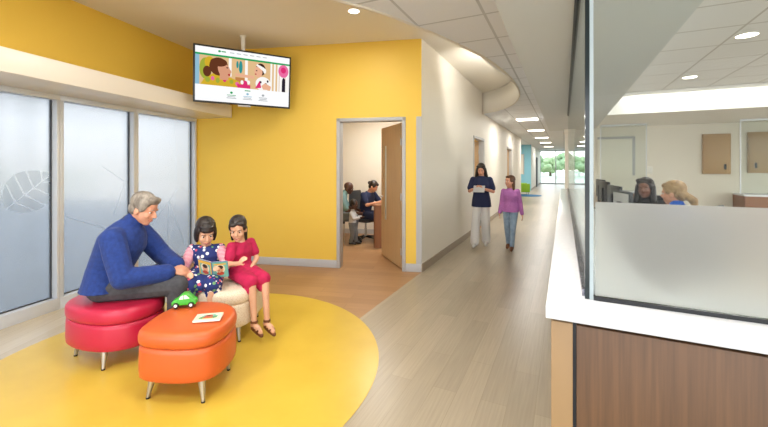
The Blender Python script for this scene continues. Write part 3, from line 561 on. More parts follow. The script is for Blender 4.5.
# ---------------------------------------------------------------- far end objects
t=thing('green_chair','small lime green armchair in the blue alcove at the end of the corridor','chair',P(-1.98,20.4),ROTC+R(105))
m=MB(); m.box((-.33,-.33,.16),(.33,.33,.44)); m.build('seat','greenfab',t,bevel=.04); m=MB(); m.box((-.33,.2,.4),(.33,.36,.8)); m.build('backrest','greenfab',t,bevel=.04)
for s in (-1,1): m=MB(); m.box((s*.38-.06,-.33,.16),(s*.38+.06,.34,.6)); m.build('armrest','greenfab',t,bevel=.03)
for x in (-.3,.3):
    for y in (-.28,.28): m=MB(); m.cap((x,y,.01),(x,y,.17),.015,.02,8,False); m.build('leg','steel',t)
m=MB(); m.lathe([(.75,0.0005),(.75,.012),(.7,.014)],n=40); tag(m.build('round_rug','bluecar',loc=P(-1.75,20.0,0)),'round blue rug under the green armchair','rug')
t=thing('wall_panel','pale framed panel above an orange board on the light blue alcove wall','wall panel',P(-2.7,QF-.001,0),ROTC); m=MB(); m.box((-.45,-.03,1.0),(.45,0,2.2)); m.build('pale_panel','paper',t); m=MB(); m.box((-.45,-.04,.35),(.3,0,.98)); m.build('orange_board','orangewood',t); m=MB(); m.box((.45,-.04,.98),(.5,0,2.24)); m.box((-.45,-.04,2.2),(.45,0,2.24)); m.build('panel_frame','base',t)
m=MB(); m.box((0,0,0),(.06,1.1,2.12)); o=m.build('dark_door','dark',loc=P(PL+.002,28.5,0),rotz=ROTC); o.name='door_4'; struct(o)
# outside
m=MB(); m.box((-60,-60,-.3),(-.15,9,-.15)); struct(m.build('ground_left','ground',loc=K,rotz=ROTW)); m=MB(); m.box((-60,QG+.2,-.3),(80,140,-.12)); struct(m.build('ground_far','lawn',rotz=ROTC))
def tree(loc,h,r,mt,label,seed):
    random.seed(seed); t=thing('tree',label,'tree',loc,random.random()*6,'trees beyond the end windows')
    m=MB(); m.cap((0,0,-.1),(0,0,h*.55),.22,.12,8,False); m.build('trunk','bark',t)
    m=MB()
    for i in range(26):
        a=random.random()*6.28; e_=random.random(); rr=r*.75*math.sqrt(random.random()); z=h*(.35+.55*e_); k=(1-abs(e_-.4)*.8); q=r*random.uniform(.25,.42)
        m.ell((rr*k*math.cos(a),rr*k*math.sin(a),z),(q,q,q*.8),n=9,m=6)
    o=m.build('foliage',mt,t,smooth=0)
    for v in o.data.vertices: v.co+=v.normal*noise.noise(v.co*1.7)*.5
    me=o.data; me.update()
for i in range(18): tree(P(-7+i*2.5,(56,61,66)[i%3],-.12),random.uniform(2.9,3.7),1.9,'tree' if i%2 else 'tree2',['dark green leafy tree seen through the far windows','paler green leafy tree seen through the far windows'][1-i%2],i+3)
random.seed(3)
for i,(s,l) in enumerate(((.9,'nearest the corner'),(2.6,'in the middle'),(4.4,'farthest from the corner'))):
    m=MB(); m.box((-.09,-.09,0),(.09,.09,3.3)); p=Kw(s+.25,-2.6,-.15); tag(m.build('canopy_post','alum',loc=p,rotz=ROTW),'pale outdoor canopy post %s blurred behind the window film'%l,'post','outdoor canopy posts')
m=MB(); m.box((-.2,-7,0),(.2,3,.22)); tag(m.build('canopy_beam','alum',loc=Kw(0,-2.6,2.55),rotz=ROTW),'pale horizontal canopy beam outside the lobby windows','beam')
m=MB(); m.box((-6,-30,0),(0,12,1.6)); tag(m.build('boundary_hedge','tree',loc=Kw(0,-26,-.15),rotz=ROTW),'long dark hedge far outside the lobby windows','hedge')
# ---------------------------------------------------------------- people
X3=V((1,0,0))
def hand(m,w,d,nrm,k=1,curl=25,side=1):
    """palm plus five fingers; d = direction from wrist to fingers, nrm = back of the hand, side=+1 thumb on the d x nrm side"""
    d=V(d).normalized(); nrm=V(nrm); nrm=(nrm-d*nrm.dot(d)).normalized(); s=d.cross(nrm)*side; w=V(w)
    rot=Matrix((s,d,nrm)).transposed()
    m.ell(w+d*.045*k,(.038*k,.05*k,.014*k),rot); m.cap(w-d*.01,w+d*.03*k,.022*k,.02*k,10)
    for off,L in ((.028,.066),(.010,.076),(-.009,.070),(-.027,.055)):
        p=w+d*.075*k+s*off*k; a=d.copy(); 
        for j,f in enumerate((.45,.32,.23)):
            a=(Matrix.Rotation(R(curl)*(1 if j else .6),3,s*side*-1)@a) if False else (a*math.cos(R(curl))-nrm*math.sin(R(curl)) if j==0 else (a+(-nrm)*math.tan(R(curl))*.9).normalized())
            a.normalize(); q=p+a*L*f*k; m.cap(p,q,.0088*k,.0080*k,8); p=q
    p=w+d*.02*k+s*.03*k; a=(d*.7+s*.75-nrm*.25).normalized(); q=p+a*.036*k; m.cap(p,q,.0115*k,.0098*k,8); q2=q+(d*.95+s*.15-nrm*.3).normalized()*.03*k; m.cap(q,q2,.0098*k,.0082*k,8)
def head(m,c,rot,k=1,female=False):
    T=lambda x,y,z: V(c)+rot@V((x*k,y*k,z*k))
    m.ell(T(0,-.014,.034),(.076*k,.097*k,.086*k),rot,20,14); m.ell(T(0,.020,-.03),(.061*k,.068*k,.085*k),rot,18,12)
    m.ell(T(0,.052,-.093),((.026 if female else .033)*k,.028*k,.024*k),rot); m.cap(T(0,.084,.008),T(0,.104,-.024),.008*k,.0125*k,10); m.ell(T(0,.094,-.030),(.017*k,.012*k,.009*k),rot)
    for s in (-1,1):
        m.ell(T(s*.075,-.008,-.02),(.010*k,.02*k,.031*k),rot); m.ell(T(s*.036,.062,-.03),(.022*k,.02*k,.02*k),rot); m.ell(T(s*.03,.074,.022),(.022*k,.012*k,.008*k),rot)
    m.ell(T(0,.076,-.066),(.024*k,.014*k,.016*k),rot)
def facebits(par,c,rot,k,hair,lipm='lip',smile=False,beard=None):
    T=lambda x,y,z: V(c)+rot@V((x*k,y*k,z*k))
    for s in (-1,1):
        e=MB(); e.cm=0; e.ell(T(s*.030,.0700,.002),(.0115*k,.009*k,.0065*k),rot,12,8); e.cm=1; e.ell(T(s*.029,.0765,.001),(.0068*k,.0045*k,.0068*k),rot,10,6); e.build('eye',['eyew','iris'],par)
        e=MB(); e.chain([T(s*.012,.092,.022),T(s*.030,.089,.029),T(s*.048,.077,.022)],[.002*k,.0028*k,.0018*k],8); e.build('eyebrow',hair,par)
    e=MB(); up=.006 if smile else 0
    e.chain([T(-.024,.079,-.064+up),T(0,.090,-.067),T(.024,.079,-.064+up)],[.003*k,.0055*k,.003*k],8); e.build('lips',lipm,par)
class Person:
    def __init__(s,label,loc,rotz,J,skin,k=1,hk=1,head_rot=(0,0,0),female=False,vox=.008,hands=None,hair='blackhair',slim=1,feet=True,smile=False,lipm='lip',cat='person',group=None,legs=True):
        s.J={a:V(b) for a,b in J.items()}; s.k=k; s.sl=slim; s.vox=vox; s.hk=hk; s.legs=legs; J=s.J
        s.hr=Euler([R(a) for a in head_rot],'ZXY').to_matrix() if False else (Matrix.Rotation(R(head_rot[2]),3,'Z')@Matrix.Rotation(R(head_rot[0]),3,'X')@Matrix.Rotation(R(head_rot[1]),3,'Y'))
        m=MB(); s.torso(m,0); a=slim*k
        for S in 'RL':
            m.chain([J['s'+S],J['e'+S],J['w'+S]],[.043*a,.037*a,.027*a]); m.cap(J['che']+V((0,0,.04*k)),J['s'+S],.052*a,.043*a)
            if legs: m.chain([J['h'+S],J['k'+S],J['a'+S]],[.080*a,.054*a,.036*a]); s.calf(m,S,.046*a)
            if legs and feet: s.foot(m,S,1.0)
            h=(hands or {}).get(S); sd=1 if S=='R' else -1
            dd=V(h[0]) if h else (J['w'+S]-J['e'+S]); nn=V(h[1]) if h else V((sd,0,.1)); cu=h[2] if h else 22
            hand(m,J['w'+S],dd,nn,k*(.92 if female else 1),cu,h[3] if h and len(h)>3 else sd)
        m.cap(J['nek'],J['hd']+s.hr@V((0,-.02*hk,-.05*hk)),.052*a,.047*hk*slim)
        head(m,J['hd'],s.hr,hk,female)
        s.o=m.build('person',skin,loc=loc,rotz=rotz,remesh=vox,iters=2); tag(s.o,label,cat,group)
        facebits(s.o,J['hd'],s.hr,hk,hair,lipm,smile)
    def H(s,x,y,z): return s.J['hd']+s.hr@V((x*s.hk,y*s.hk,z*s.hk))
    def calf(s,m,S,r):
        J=s.J; c=J['k'+S].lerp(J['a'+S],.3); m.cap(J['k'+S].lerp(J['a'+S],.12),J['k'+S].lerp(J['a'+S],.5),r,r*.9)
    def foot(s,m,S,f,z=0):
        J=s.J; k=s.k; a=J['a'+S]; t=J['t'+S]; dn=V((0,0,-1)); 
        heel=a+V((0,0,-.05*k))-(t-a).normalized()*.03*k
        m.cap(a,heel,.034*k*f,.036*k*f); m.chain([heel,heel.lerp(t,.6)+V((0,0,.012*k)),t],[.034*k*f,.038*k*f,.026*k*f])
    def torso(s,m,off,hem=None,flare=0,up=True):
        J=s.J; k=s.k*s.sl; rh=(J['hR']-J['hL']).normalized(); rs=(J['sR']-J['sL']).normalized(); sw=(J['sR']-J['sL']).length/2
        secs=[(J['pel']+(J['pel']-J['wai']).normalized()*.06*s.k,.10*k+off,.08*k+off),(J['pel'],.158*k+off,.115*k+off),(J['pel'].lerp(J['wai'],.6),.142*k+off,.108*k+off),(J['wai'],.132*k+off,.10*k+off),(J['che'],.160*k+off,.115*k+off),
              (J['che'].lerp(J['nek'],.5),sw*.86+off*.8,.092*k+off),(J['che'].lerp(J['nek'],.82),sw*.55+off,.070*k+off),(J['nek'],.055*k+off,.055*k+off)]
        rr=[rh,rh,rh,(rh+rs).normalized(),rs,rs,rs,rs]; m.loft(secs,rr)
    def top(s,name,mt,off=.014,sleeve=1.0,arm=None,hem=0,sep=None,collar=True,vox=None,iters=2,tail=0):
        J=s.J; a=s.k*s.sl; m=MB(); s.torso(m,off); k=s.k
        if tail:
            p=J['pel']; d_=V((0,0,-1)); rh=(J['hR']-J['hL']).normalized(); m.loft([(J['wai'],.14*a+off,.105*a+off),(p,.168*a+off,.125*a+off),(p+d_*tail,.175*a+off+.006,.135*a+off+.006)],rh)
        m2=m if sep is None else MB()
        for S in 'RL':
            m.cap(J['che']+V((0,0,.04*k)),J['s'+S],.058*a+off,.046*a+off)
            A=J['s'+S];B=J['e'+S];Cc=J['w'+S]
            if sleeve>.5: m2.chain([A,A.lerp(B,.4),B,B.lerp(Cc,(sleeve-.5)*2)],[.046*a+off,.049*a+off,.041*a+off,.032*a+off])
            else: m2.cap(A,A.lerp(B,sleeve*2),.046*a+off,.050*a+off)
        if collar: m.cap(J['nek'],J['nek']+(J['hd']-J['nek'])*.18,.056*a+off*.8,.052*a+off*.6)
        o=m.build(name,mt,s.o,remesh=vox or s.vox,iters=iters)
        if sep: m2.build('sleeves',sep,s.o,remesh=vox or s.vox,iters=iters)
        return o
    def trousers(s,mt,off=.014,name='trousers',wide=0,end=.97,iters=2):
        J=s.J; a=s.k*s.sl; m=MB(); rh=(J['hR']-J['hL']).normalized(); k=a
        p=J['pel']; u=(J['wai']-p).normalized(); m.loft([(p-u*.07*k,.11*k+off,.09*k+off),(p,.162*k+off,.118*k+off),(p+u*.06*k,.148*k+off,.11*k+off)],rh)
        for S in 'RL': 
            e=J['k'+S].lerp(J['a'+S],end); m.chain([J['h'+S],J['k'+S].lerp(J['h'+S],.45),J['k'+S],e],[.088*a+off,.074*a+off,.058*a+off+wide*.4,.042*a+off+wide])
        return m.build(name,mt,s.o,remesh=s.vox,iters=iters)
    def shoes(s,mt,name='shoe',f=1.22):
        for S in 'RL': m=MB(); s.foot(m,S,f); m.build(name,mt,s.o,remesh=s.vox*.8,iters=1)
    def cap_hair(s,name,mt,extra=(),scale=1.0,fringe=True,vox=None,fr=.075):
        m=MB(); k=s.hk; r=s.hr
        m.ell(s.H(0,-.026,.046),(.083*k*scale,.098*k*scale,.086*k*scale),r,20,14); m.ell(s.H(0,-.058,-.005),(.072*k*scale,.055*k*scale,.075*k),r)
        if fringe: m.ell(s.H(0,.045,.085),(.058*k,.04*k,.03*k),r)
        for S in (-1,1): m.ell(s.H(S*.066,.006,.03),(.018*k,.045*k,.045*k),r)
        for e in extra:
            if e[0]=='c': m.cap(s.H(*e[1]),s.H(*e[2]),e[3]*k,e[4]*k)
            else: m.ell(s.H(*e[1]),tuple(x*k for x in e[2]),r)
        return m.build(name,mt,s.o,remesh=vox or max(.005,s.vox*.8),iters=1)
def deg(fx,fy): return math.atan2(-fx,fy)      # rotation that turns local +y to (fx,fy)
# --- the seated man: base at his seat
man=Person('grey haired man in a blue fleece leaning forward on the red ottoman',(-2.19,2.95,0),deg(.975,.22),
 dict(pel=(0,-.01,.565),wai=(0,.0,.70),che=(0,.085,.89),nek=(0,.15,1.03),hd=(.035,.255,1.155),sR=(.185,.09,.945),eR=(.245,.185,.655),wR=(.11,.47,.65),sL=(-.185,.13,.95),eL=(-.22,.30,.72),wL=(-.02,.48,.665),
 hR=(.095,-.01,.555),kR=(.11,.52,.545),aR=(.085,.50,.10),tR=(.09,.60,.04),hL=(-.095,-.01,.555),kL=(-.10,.52,.54),aL=(-.07,.44,.10),tL=(-.07,.55,.04)),
 'skin',k=1.12,hk=1.03,head_rot=(-24,0,-14),vox=.007,hair='greyhair',hands=dict(R=((-.75,.55,.12),(.35,.2,.9),40),L=((.55,.75,-.1),(-.2,.25,.95),40)))
man.top('fleece_pullover','fleece',off=.034,sleeve=.95,iters=5,tail=.03); man.trousers('slate',off=.014); man.shoes('darkshoe')
man.cap_hair('hair','greyhair',[('e',(0,.05,.098),(.06,.035,.022)),('e',(.05,.0,.06),(.035,.06,.04))])
# zip collar
m=MB(); m.chain([man.J['nek']+V((0,.0,.01)),man.J['nek']+(man.J['hd']-man.J['nek'])*.25],[.080,.068],16); m.build('collar','dark',man.o,remesh=.007,iters=1)
# --- girl in the patterned dress
g1=Person('black haired girl in a navy patterned dress holding the open book',(-1.585,3.30,0),deg(.22,-.97),
 dict(pel=(0,0,.545),wai=(0,.01,.625),che=(0,.02,.715),nek=(0,.03,.80),hd=(-.005,.075,.922),sR=(.118,.02,.765),eR=(.175,.09,.60),wR=(.10,.215,.60),sL=(-.118,.03,.765),eL=(-.18,.11,.63),wL=(-.155,.215,.635),
 hR=(.06,0,.53),kR=(.09,.27,.51),aR=(.08,.30,.22),tR=(.08,.38,.17),hL=(-.06,0,.53),kL=(-.10,.27,.51),aL=(-.09,.30,.22),tL=(-.09,.38,.17)),
 'skin2',k=.72,hk=.97,head_rot=(-27,0,22),female=True,vox=.0055,hair='blackhair',slim=.98,hands=dict(R=((-.35,.9,.2),(.6,0,.5),45),L=((.1,.9,.35),(-.7,0,.3),45)))
g1.top('dress_top','dress',off=.012,sleeve=.95,sep='stripe',collar=False)
def lapskirt(p,name,mt,e=0):
    J=p.J; m=MB(); 
    m.loft([(J['wai'],.095,.08),(J['pel']+V((0,.01,.01)),.125,.11)],X3)
    for S in 'RL': m.chain([J['h'+S]+V((0,0,.01)),J['k'+S]+(J['k'+S]-J['h'+S]).normalized()*-.02],[.075+e,.062+e])
    m.cap(J['pel']+V((0,.05,.0)),(J['kR']+J['kL'])/2+V((0,-.06,-.005)),.075+e,.055+e)
    a=(J['kR']+J['kL'])/2; 
    for S in 'RL': m.cap(J['k'+S]+V((0,-.06,-.02)),J['k'+S]+V((0,-.03,-.06)),.05+e,.055+e)
    return m.build(name,mt,p.o,remesh=.006,iters=3)
lapskirt(g1,'dress_skirt','dress',.014); g1.shoes('darkshoe')
bob=[('e',(s*.074,-.01,-.02),(.022,.055,.075)) for s in (-1,1)]+[('e',(0,-.07,-.05),(.075,.045,.06)),('e',(0,.064,.062),(.058,.030,.028)),('c',(.072,.01,.0),(.07,.02,-.075),.018,.014),('c',(-.072,.01,.0),(-.07,.02,-.075),.018,.014)]
g1.cap_hair('bobbed_hair','blackhair',bob,scale=1.04)
# --- girl in magenta
g2=Person('girl in a magenta dress and brown sandals sitting on the cream ottoman',(-1.33,3.40,0),deg(.80,-.6),
 dict(pel=(0,0,.545),wai=(0,.01,.625),che=(.01,.02,.725),nek=(.01,.03,.81),hd=(.05,.045,.932),sR=(.115,.05,.78),eR=(.165,.09,.64),wR=(.13,.20,.66),sL=(-.112,.0,.78),eL=(-.13,.07,.635),wL=(-.01,.15,.565),
 hR=(.055,0,.53),kR=(.075,.30,.50),aR=(.075,.335,.17),tR=(.07,.42,.10),hL=(-.055,0,.53),kL=(-.035,.33,.505),aL=(-.02,.38,.16),tL=(-.02,.47,.09)),
 'skin2',k=.70,hk=.91,head_rot=(-20,0,-42),female=True,vox=.0055,hair='blackhair',slim=.95,hands=dict(R=((.0,.6,.55),(.8,.2,.2),35),L=((.45,.8,-.3),(-.1,.3,.9),25)))
g2.top('dress_top','pinkdress',off=.012,sleeve=.3,collar=False); lapskirt(g2,'dress_skirt','pinkdress')
g2.cap_hair('long_hair','blackhair',[('e',(0,-.07,-.04),(.07,.04,.07)),('c',(.066,-.03,0),(.062,-.02,-.13),.022,.014),('c',(-.068,-.02,0),(-.07,.0,-.12),.022,.014),('c',(0,-.08,-.05),(0,-.07,-.16),.045,.02),('e',(.03,.06,.075),(.04,.026,.022)),('e',(-.035,.05,.085),(.04,.026,.022))],scale=1.02,fringe=False)
for S in 'RL':
    a=g2.J['a'+S]; t_=g2.J['t'+S]; m=MB(); d_=(t_-a).normalized(); hl=a+V((0,0,-.035))
    m.chain([hl+V((0,-.02,-.022)),hl.lerp(t_,.6)+V((0,0,-.02)),t_+V((0,0.01,-.022))],[.019,.023,.018]); 
    for f in (.15,.45,.75): 
        c=hl.lerp(t_,f); m.loft([(c-d_*.008,.028,.030-.008*f),(c+d_*.008,.028,.028-.008*f)],X3)
    m.loft([(a+V((0,0,.012)),.030,.030),(a+V((0,0,-.006)),.031,.031)],X3); m.build('sandal','brownleather',g2.o,remesh=.005,iters=1)
# open book held by the first girl
bk=thing('open_book','open picture book with colourful pages held by the girl in the navy dress','book',(-1.435,3.075,.63),deg(.22,-.97)+R(2))
bt=Matrix.Rotation(R(62),3,'X')@Matrix.Rotation(R(-12),3,'Y')
m=MB()
for s in (-1,1):
    k=len(m.v); m.box((0 if s>0 else -.125,-.085,-.003),(.125 if s>0 else 0,.085,.003))
    for i in range(k,len(m.v)): m.v[i]=bt@(Matrix.Rotation(R(-s*14),3,'Y')@m.v[i])
m.build('cover',pm['b'],bk); m=MB()
for s in (-1,1):
    k=len(m.v); m.box((0.002 if s>0 else -.12,-.081,.003),(.12 if s>0 else -.002,.081,.009))
    for i in range(k,len(m.v)): m.v[i]=bt@(Matrix.Rotation(R(-s*14),3,'Y')@m.v[i])
m.build('pages','paper',bk)
for s in (-1,1):
    art(bk,'cover_picture',[('y' if s>0 else 't',rc(0,0,1,1)),('t',rc(.1,.1,.9,.9)),('w',ov(.5,.55,.32,.3)),('s',ov(.5,.5,.2,.22)),('k',ov(.5,.66,.2,.13)),('r',ov(.5,.25,.25,.12)),('y',rc(.1,.82,.9,.9))],pm,
     lambda u,v,l,s=s: bt@(Matrix.Rotation(R(-s*14),3,'Y')@V((s*(.004+.117*u),(v-.5)*.164,-.0033-.0001*l))))
# --- corridor nurse
nf=deg(-.36,-.93)
nu=Person('woman in navy scrubs and white trousers walking in the corridor looking down at a clipboard',(1.82,6.88,0),nf,
 dict(pel=(0,0,.87),wai=(0,.01,1.0),che=(0,.015,1.16),nek=(0,.0,1.31),hd=(0,.045,1.43),sR=(.15,0,1.245),eR=(.215,.02,1.03),wR=(.10,.20,1.08),sL=(-.15,0,1.245),eL=(-.215,.02,1.03),wL=(-.08,.21,1.08),
 hR=(.066,0,.84),kR=(.095,.07,.46),aR=(.105,.12,.09),tR=(.115,.24,.035),hL=(-.066,0,.84),kL=(-.08,.02,.46),aL=(-.075,-.12,.10),tL=(-.08,.0,.035)),
 'skin',k=.92,hk=.92,head_rot=(-24,0,0),female=True,vox=.009,hair='blackhair',hands=dict(R=((-.6,.5,.3),(.5,-.2,-.6),30),L=((.6,.5,.3),(-.5,-.2,-.6),30)))
nu.top('scrub_top','navy',off=.016,sleeve=.36,tail=.13,collar=False,iters=3); nu.trousers('whitecloth',off=.015,wide=.03); nu.shoes('shoe')
nu.cap_hair('long_hair','blackhair',[('c',(.07,-.01,.01),(.105,.0,-.23),.036,.04),('c',(-.07,-.01,.01),(-.105,.0,-.23),.036,.04),('c',(0,-.07,-.05),(0,-.07,-.22),.07,.05),('e',(.04,.035,.09),(.05,.04,.025)),('e',(-.04,.03,.095),(.05,.04,.022))],scale=1.05,vox=.008,fringe=False)
Rn=Matrix.Rotation(nf,3,'Z')
pz=V((1.82,6.88,0))+Rn@V((.01,.285,1.09)); cbd=thing('clipboard','grey clipboard held by the woman in navy scrubs','clipboard',pz,nf)
m=MB(); m.box((-.10,-.008,-.085),(.10,0,.085),rot=(R(50),0,0),c=(0,0,0)); m.build('board','base',cbd); m=MB(); m.box((-.09,-.0115,-.078),(.09,-.0085,.07),rot=(R(50),0,0),c=(0,0,0)); m.build('paper_sheet','paper',cbd); m=MB(); m.box((-.03,-.018,.068),(.03,-.008,.088),rot=(R(50),0,0),c=(0,0,0)); m.build('clip','steel',cbd)
# --- corridor girl
kf=deg(-.44,-.9)
kg=Person('girl in a purple top and pale jeans walking in the corridor',(2.27,6.6,0),kf,
 dict(pel=(0,0,.74),wai=(0,.0,.85),che=(0,.01,.98),nek=(0,.0,1.10),hd=(.01,.03,1.225),sR=(.12,0,1.05),eR=(.155,-.02,.84),wR=(.185,.03,.65),sL=(-.12,0,1.05),eL=(-.16,-.03,.84),wL=(-.20,.05,.64),
 hR=(.065,0,.72),kR=(.06,-.0,.40),aR=(.05,-.10,.09),tR=(.055,.03,.035),hL=(-.065,0,.72),kL=(-.05,.08,.40),aL=(-.035,.10,.08),tL=(-.035,.22,.035)),
 'skin',k=.8,hk=.9,head_rot=(2,0,-40),female=True,vox=.009,hair='brownhair',slim=.9,smile=True)
kg.top('purple_top','purple',off=.011,sleeve=.95,tail=.06,collar=False); kg.trousers('jeans',off=.010,name='jeans'); kg.shoes('brownleather')
kg.cap_hair('long_hair','brownhair',[('c',(0,-.07,-.03),(0,-.10,-.2),.055,.03),('c',(-.068,-.02,0),(-.07,-.04,-.16),.025,.02),('c',(.066,-.03,0),(.06,-.05,-.15),.02,.015)],vox=.008)
# --- exam room
def office_chair(label,loc,rotz,grp=None,seat_z=.46):
    t=thing('office_chair',label,'chair',loc,rotz,grp); m=MB()
    for i in range(5):
        a=2*math.pi*i/5+.3; e_=V((.27*math.cos(a),.27*math.sin(a),.06)); m.cap((0,0,.09),e_,.02,.013,8); 
    m.build('star_base','black',t)
    for i in range(5):
        a=2*math.pi*i/5+.3; e_=V((.27*math.cos(a),.27*math.sin(a),.028)); m=MB(); m.lathe([(.001,-.014),(.027,-.014),(.027,.014),(.001,.014)],e_,12,'X'); m.build('caster','black',t)
    m=MB(); m.lathe([(.028,.08),(.028,.25),(.018,.25),(.018,seat_z-.06)],n=12); m.build('column','steel',t)
    m=MB(); m.loft([(V((0,0,seat_z-.07)),.2,.2),(V((0,0,seat_z-.05)),.23,.22),(V((0,0,seat_z-.02)),.23,.22),(V((0,0,seat_z)),.2,.19)],X3,24,3.5); m.build('seat','dark',t)
    m=MB(); m.loft([(V((0,-.24,seat_z+.12)),.17,.02),(V((0,-.26,seat_z+.2)),.21,.025),(V((0,-.27,seat_z+.45)),.2,.025),(V((0,-.26,seat_z+.54)),.15,.018)],X3,24,3.2); m.build('backrest','dark',t)
    m=MB(); m.chain([V((0,-.1,seat_z-.05)),V((0,-.24,seat_z-.03)),V((0,-.29,seat_z+.25))],[.018,.018,.014]); m.build('back_bracket','black',t); return t
def seated(k,z,fwd=.42,lean=.0,spread=.1): pass
npos=(-.37,7.42,0); nd=deg(.70,-.5)
office_chair('dark swivel chair under the nurse in the exam room',npos,nd)
en=Person('woman in navy scrubs writing at the desk inside the exam room',npos,nd,
 dict(pel=(0,-.02,.535),wai=(0,.0,.66),che=(0,.05,.84),nek=(0,.10,.985),hd=(-.01,.19,1.09),sR=(.16,.07,.93),eR=(.21,.2,.74),wR=(.12,.40,.80),sL=(-.16,.08,.93),eL=(-.21,.22,.74),wL=(-.03,.42,.80),
 hR=(.085,0,.53),kR=(.11,.40,.50),aR=(.10,.38,.10),tR=(.10,.48,.04),hL=(-.085,0,.53),kL=(-.11,.40,.50),aL=(-.10,.38,.10),tL=(-.10,.48,.04)),
 'skin',k=.92,hk=.92,head_rot=(-34,0,22),female=True,vox=.011,hair='blackhair')
en.top('scrub_top','navy',off=.018,sleeve=.34,collar=False); en.trousers('navy',off=.012); en.shoes('darkshoe'); en.cap_hair('tied_hair','blackhair',[('e',(0,-.12,.02),(.04,.04,.04))],vox=.009)
mpos=(-.98,7.18,0); md=deg(.93,.1)
t=thing('visitor_chair','low visitor chair under the man in the exam room','chair',mpos,md); m=MB(); m.box((-.22,-.24,.40),(.22,.22,.448)); m.build('seat','dark',t,bevel=.015); m=MB(); m.box((-.22,-.28,.5),(.22,-.235,.85)); m.build('backrest','dark',t,bevel=.015)
for x in (-.2,.2):
    for y in (-.22,.2): m=MB(); m.cap((x,y,.01),(x,y,.41),.012,.014,8,False); m.build('leg','steel',t)
em=Person('bald man in a teal shirt sitting inside the exam room holding the toddler',mpos,md,
 dict(pel=(0,0,.555),wai=(0,.04,.68),che=(0,.13,.84),nek=(0,.2,.96),hd=(0,.29,1.065),sR=(.18,.14,.92),eR=(.22,.24,.66),wR=(.13,.46,.60),sL=(-.18,.15,.92),eL=(-.22,.26,.68),wL=(-.10,.50,.62),
 hR=(.09,0,.53),kR=(.12,.42,.50),aR=(.12,.36,.10),tR=(.12,.48,.04),hL=(-.09,0,.53),kL=(-.12,.42,.50),aL=(-.12,.40,.10),tL=(-.12,.52,.04)),
 'skin3',k=1,hk=.98,head_rot=(-20,0,-8),vox=.011,lipm='lipd',hair='blackhair')
em.top('teal_shirt','teal',off=.018,sleeve=.42); em.trousers('greycl',off=.016); em.shoes('darkshoe')
tdp=(-.60,7.02,0)
td=Person('toddler in a pale shirt standing between the knees of the man in the exam room',tdp,deg(.9,-.2),
 dict(pel=(0,0,.40),wai=(0,0,.47),che=(0,.01,.56),nek=(0,.0,.645),hd=(0,.03,.77),sR=(.085,0,.61),eR=(.12,.06,.51),wR=(.08,.17,.53),sL=(-.085,0,.61),eL=(-.12,.06,.51),wL=(-.07,.17,.53),
 hR=(.05,0,.38),kR=(.055,.02,.22),aR=(.055,-.02,.06),tR=(.055,.07,.028),hL=(-.05,0,.38),kL=(-.055,.05,.22),aL=(-.055,.05,.06),tL=(-.055,.14,.028)),
 'skin3',k=.55,hk=.80,head_rot=(-12,0,0),vox=.009,lipm='lipd',hair='blackhair')
td.top('pale_shirt','palecl',off=.012,sleeve=.9); td.trousers('greycl',off=.012); td.shoes('darkshoe'); td.cap_hair('short_hair','blackhair',scale=.97,fringe=False,vox=.008)
t=thing('exam_desk','wooden desk in front of the nurse in the exam room','desk',(0.18,6.98,0),ROTY); m=MB(); m.box((-.32,-.3,.0),(.5,-.27,.76)); m.box((-.32,-.3,0),(-.29,.2,.76)); m.box((.47,-.3,0),(.5,.2,.76)); m.build('desk_panel','desk',t); m=MB(); m.box((-.34,-.32,.76),(.52,.24,.785)); m.build('desktop','desk',t)
# --- receptionists
def recep(label,p,q,top_,mt,skin,yaw,hr,hairm,sm=False,lipm='lip'):
    pos=P(p,q); dz=top_-1.30
    office_chair('dark office chair under the '+label.split(' with')[0],pos,yaw,None,.50+dz)
    J=dict(pel=(0,0,.575),wai=(0,.01,.69),che=(0,.03,.86),nek=(0,.05,1.01),hd=(0,.09,1.14),sR=(.165,.03,.95),eR=(.2,.1,.70),wR=(.15,.34,.70),sL=(-.165,.03,.95),eL=(-.2,.1,.70),wL=(-.15,.34,.70),
     hR=(.09,0,.56),kR=(.1,.42,.53),aR=(.1,.42,.16),tR=(.1,.52,.10),hL=(-.09,0,.56),kL=(-.1,.42,.53),aL=(-.1,.42,.16),tL=(-.1,.52,.10))
    J={a:(b[0],b[1],b[2]+dz*(1 if a[0] not in 'at' else 0)) for a,b in J.items()}
    o=Person(label,pos,yaw,J,skin,k=.94,hk=.98,head_rot=hr,female=True,vox=.010,hair=hairm,smile=sm,lipm=lipm); o.top('top',mt,off=.02,sleeve=.95); o.trousers('slate'); o.shoes('darkshoe'); return o
r1=recep('smiling receptionist with shoulder length black hair and a black top',.90,5.3,1.40,'blacktop','skin4',ROTC+R(150),(-2,0,6),'blackhair',True,'lipd')
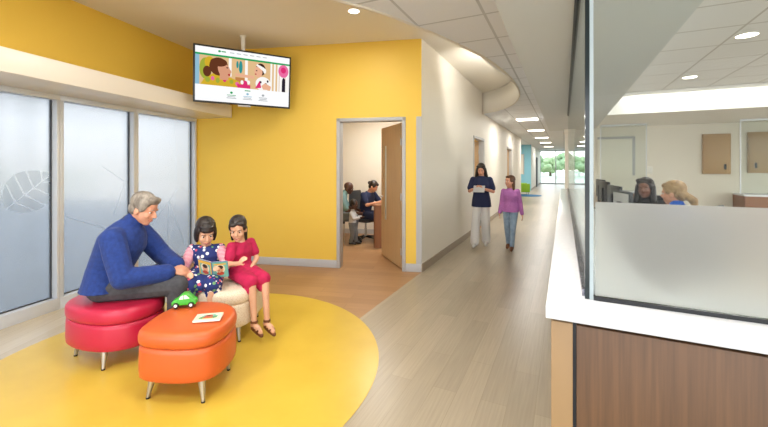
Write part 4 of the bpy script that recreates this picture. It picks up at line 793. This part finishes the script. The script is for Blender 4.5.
r1.cap_hair('long_hair','blackhair',[('c',(.07,-.01,.02),(.085,.01,-.15),.035,.035),('c',(-.07,-.01,.02),(-.085,.01,-.15),.035,.035),('c',(0,-.07,-.05),(0,-.07,-.18),.07,.06),('e',(.045,.035,.09),(.045,.035,.03)),('e',(-.045,.03,.095),(.045,.035,.025))],scale=1.06,vox=.008,fringe=False)
r2=recep('blonde receptionist with a low ponytail and a blue top facing left',1.07,4.6,1.385,'bluetop','skin',ROTC+R(62),(-8,0,0),'blond')
r2.cap_hair('ponytail_hair','blond',[('c',(0,-.11,-.03),(-.0,-.16,-.09),.034,.04),('c',(-.0,-.16,-.09),(0,-.165,-.16),.04,.02),('e',(0,-.07,-.03),(.068,.05,.06))],scale=1.06,vox=.008)
# ---------------------------------------------------------------- sky, camera
w=bpy.data.worlds.new('World'); SC.world=w; w.use_nodes=True; nt=w.node_tree; nt.nodes.clear()
o=nt.nodes.new('ShaderNodeOutputWorld'); bg=nt.nodes.new('ShaderNodeBackground'); tc=nt.nodes.new('ShaderNodeTexCoord'); sp=nt.nodes.new('ShaderNodeSeparateXYZ'); rp=nt.nodes.new('ShaderNodeValToRGB')
nt.links.new(tc.outputs['Generated'],sp.inputs[0]); nt.links.new(sp.outputs[2],rp.inputs[0]); nt.links.new(rp.outputs[0],bg.inputs[0]); nt.links.new(bg.outputs[0],o.inputs[0])
e=rp.color_ramp.elements; e[0].position=0; e[0].color=(.75,.74,.72,1); e[1].position=1; e[1].color=(.62,.74,.92,1); x=rp.color_ramp.elements.new(.12); x.color=(.93,.96,1,1)
bg.inputs[1].default_value=WORLD
cam=bpy.data.cameras.new('camera'); co=bpy.data.objects.new('camera',cam); COL.objects.link(co); SC.camera=co
cam.sensor_width=36; cam.sensor_fit='HORIZONTAL'; cam.lens=36*F/768; cam.shift_y=-(213.5-HZ)/768; co.location=(0,0,EYE); co.rotation_euler=(R(90),0,0); cam.clip_end=400; cam.clip_start=.05
SC.view_settings.view_transform='Standard'; SC.view_settings.look='None'; SC.view_settings.gamma=1; SC.view_settings.use_curve_mapping=False; SC.view_settings.exposure=EXPO
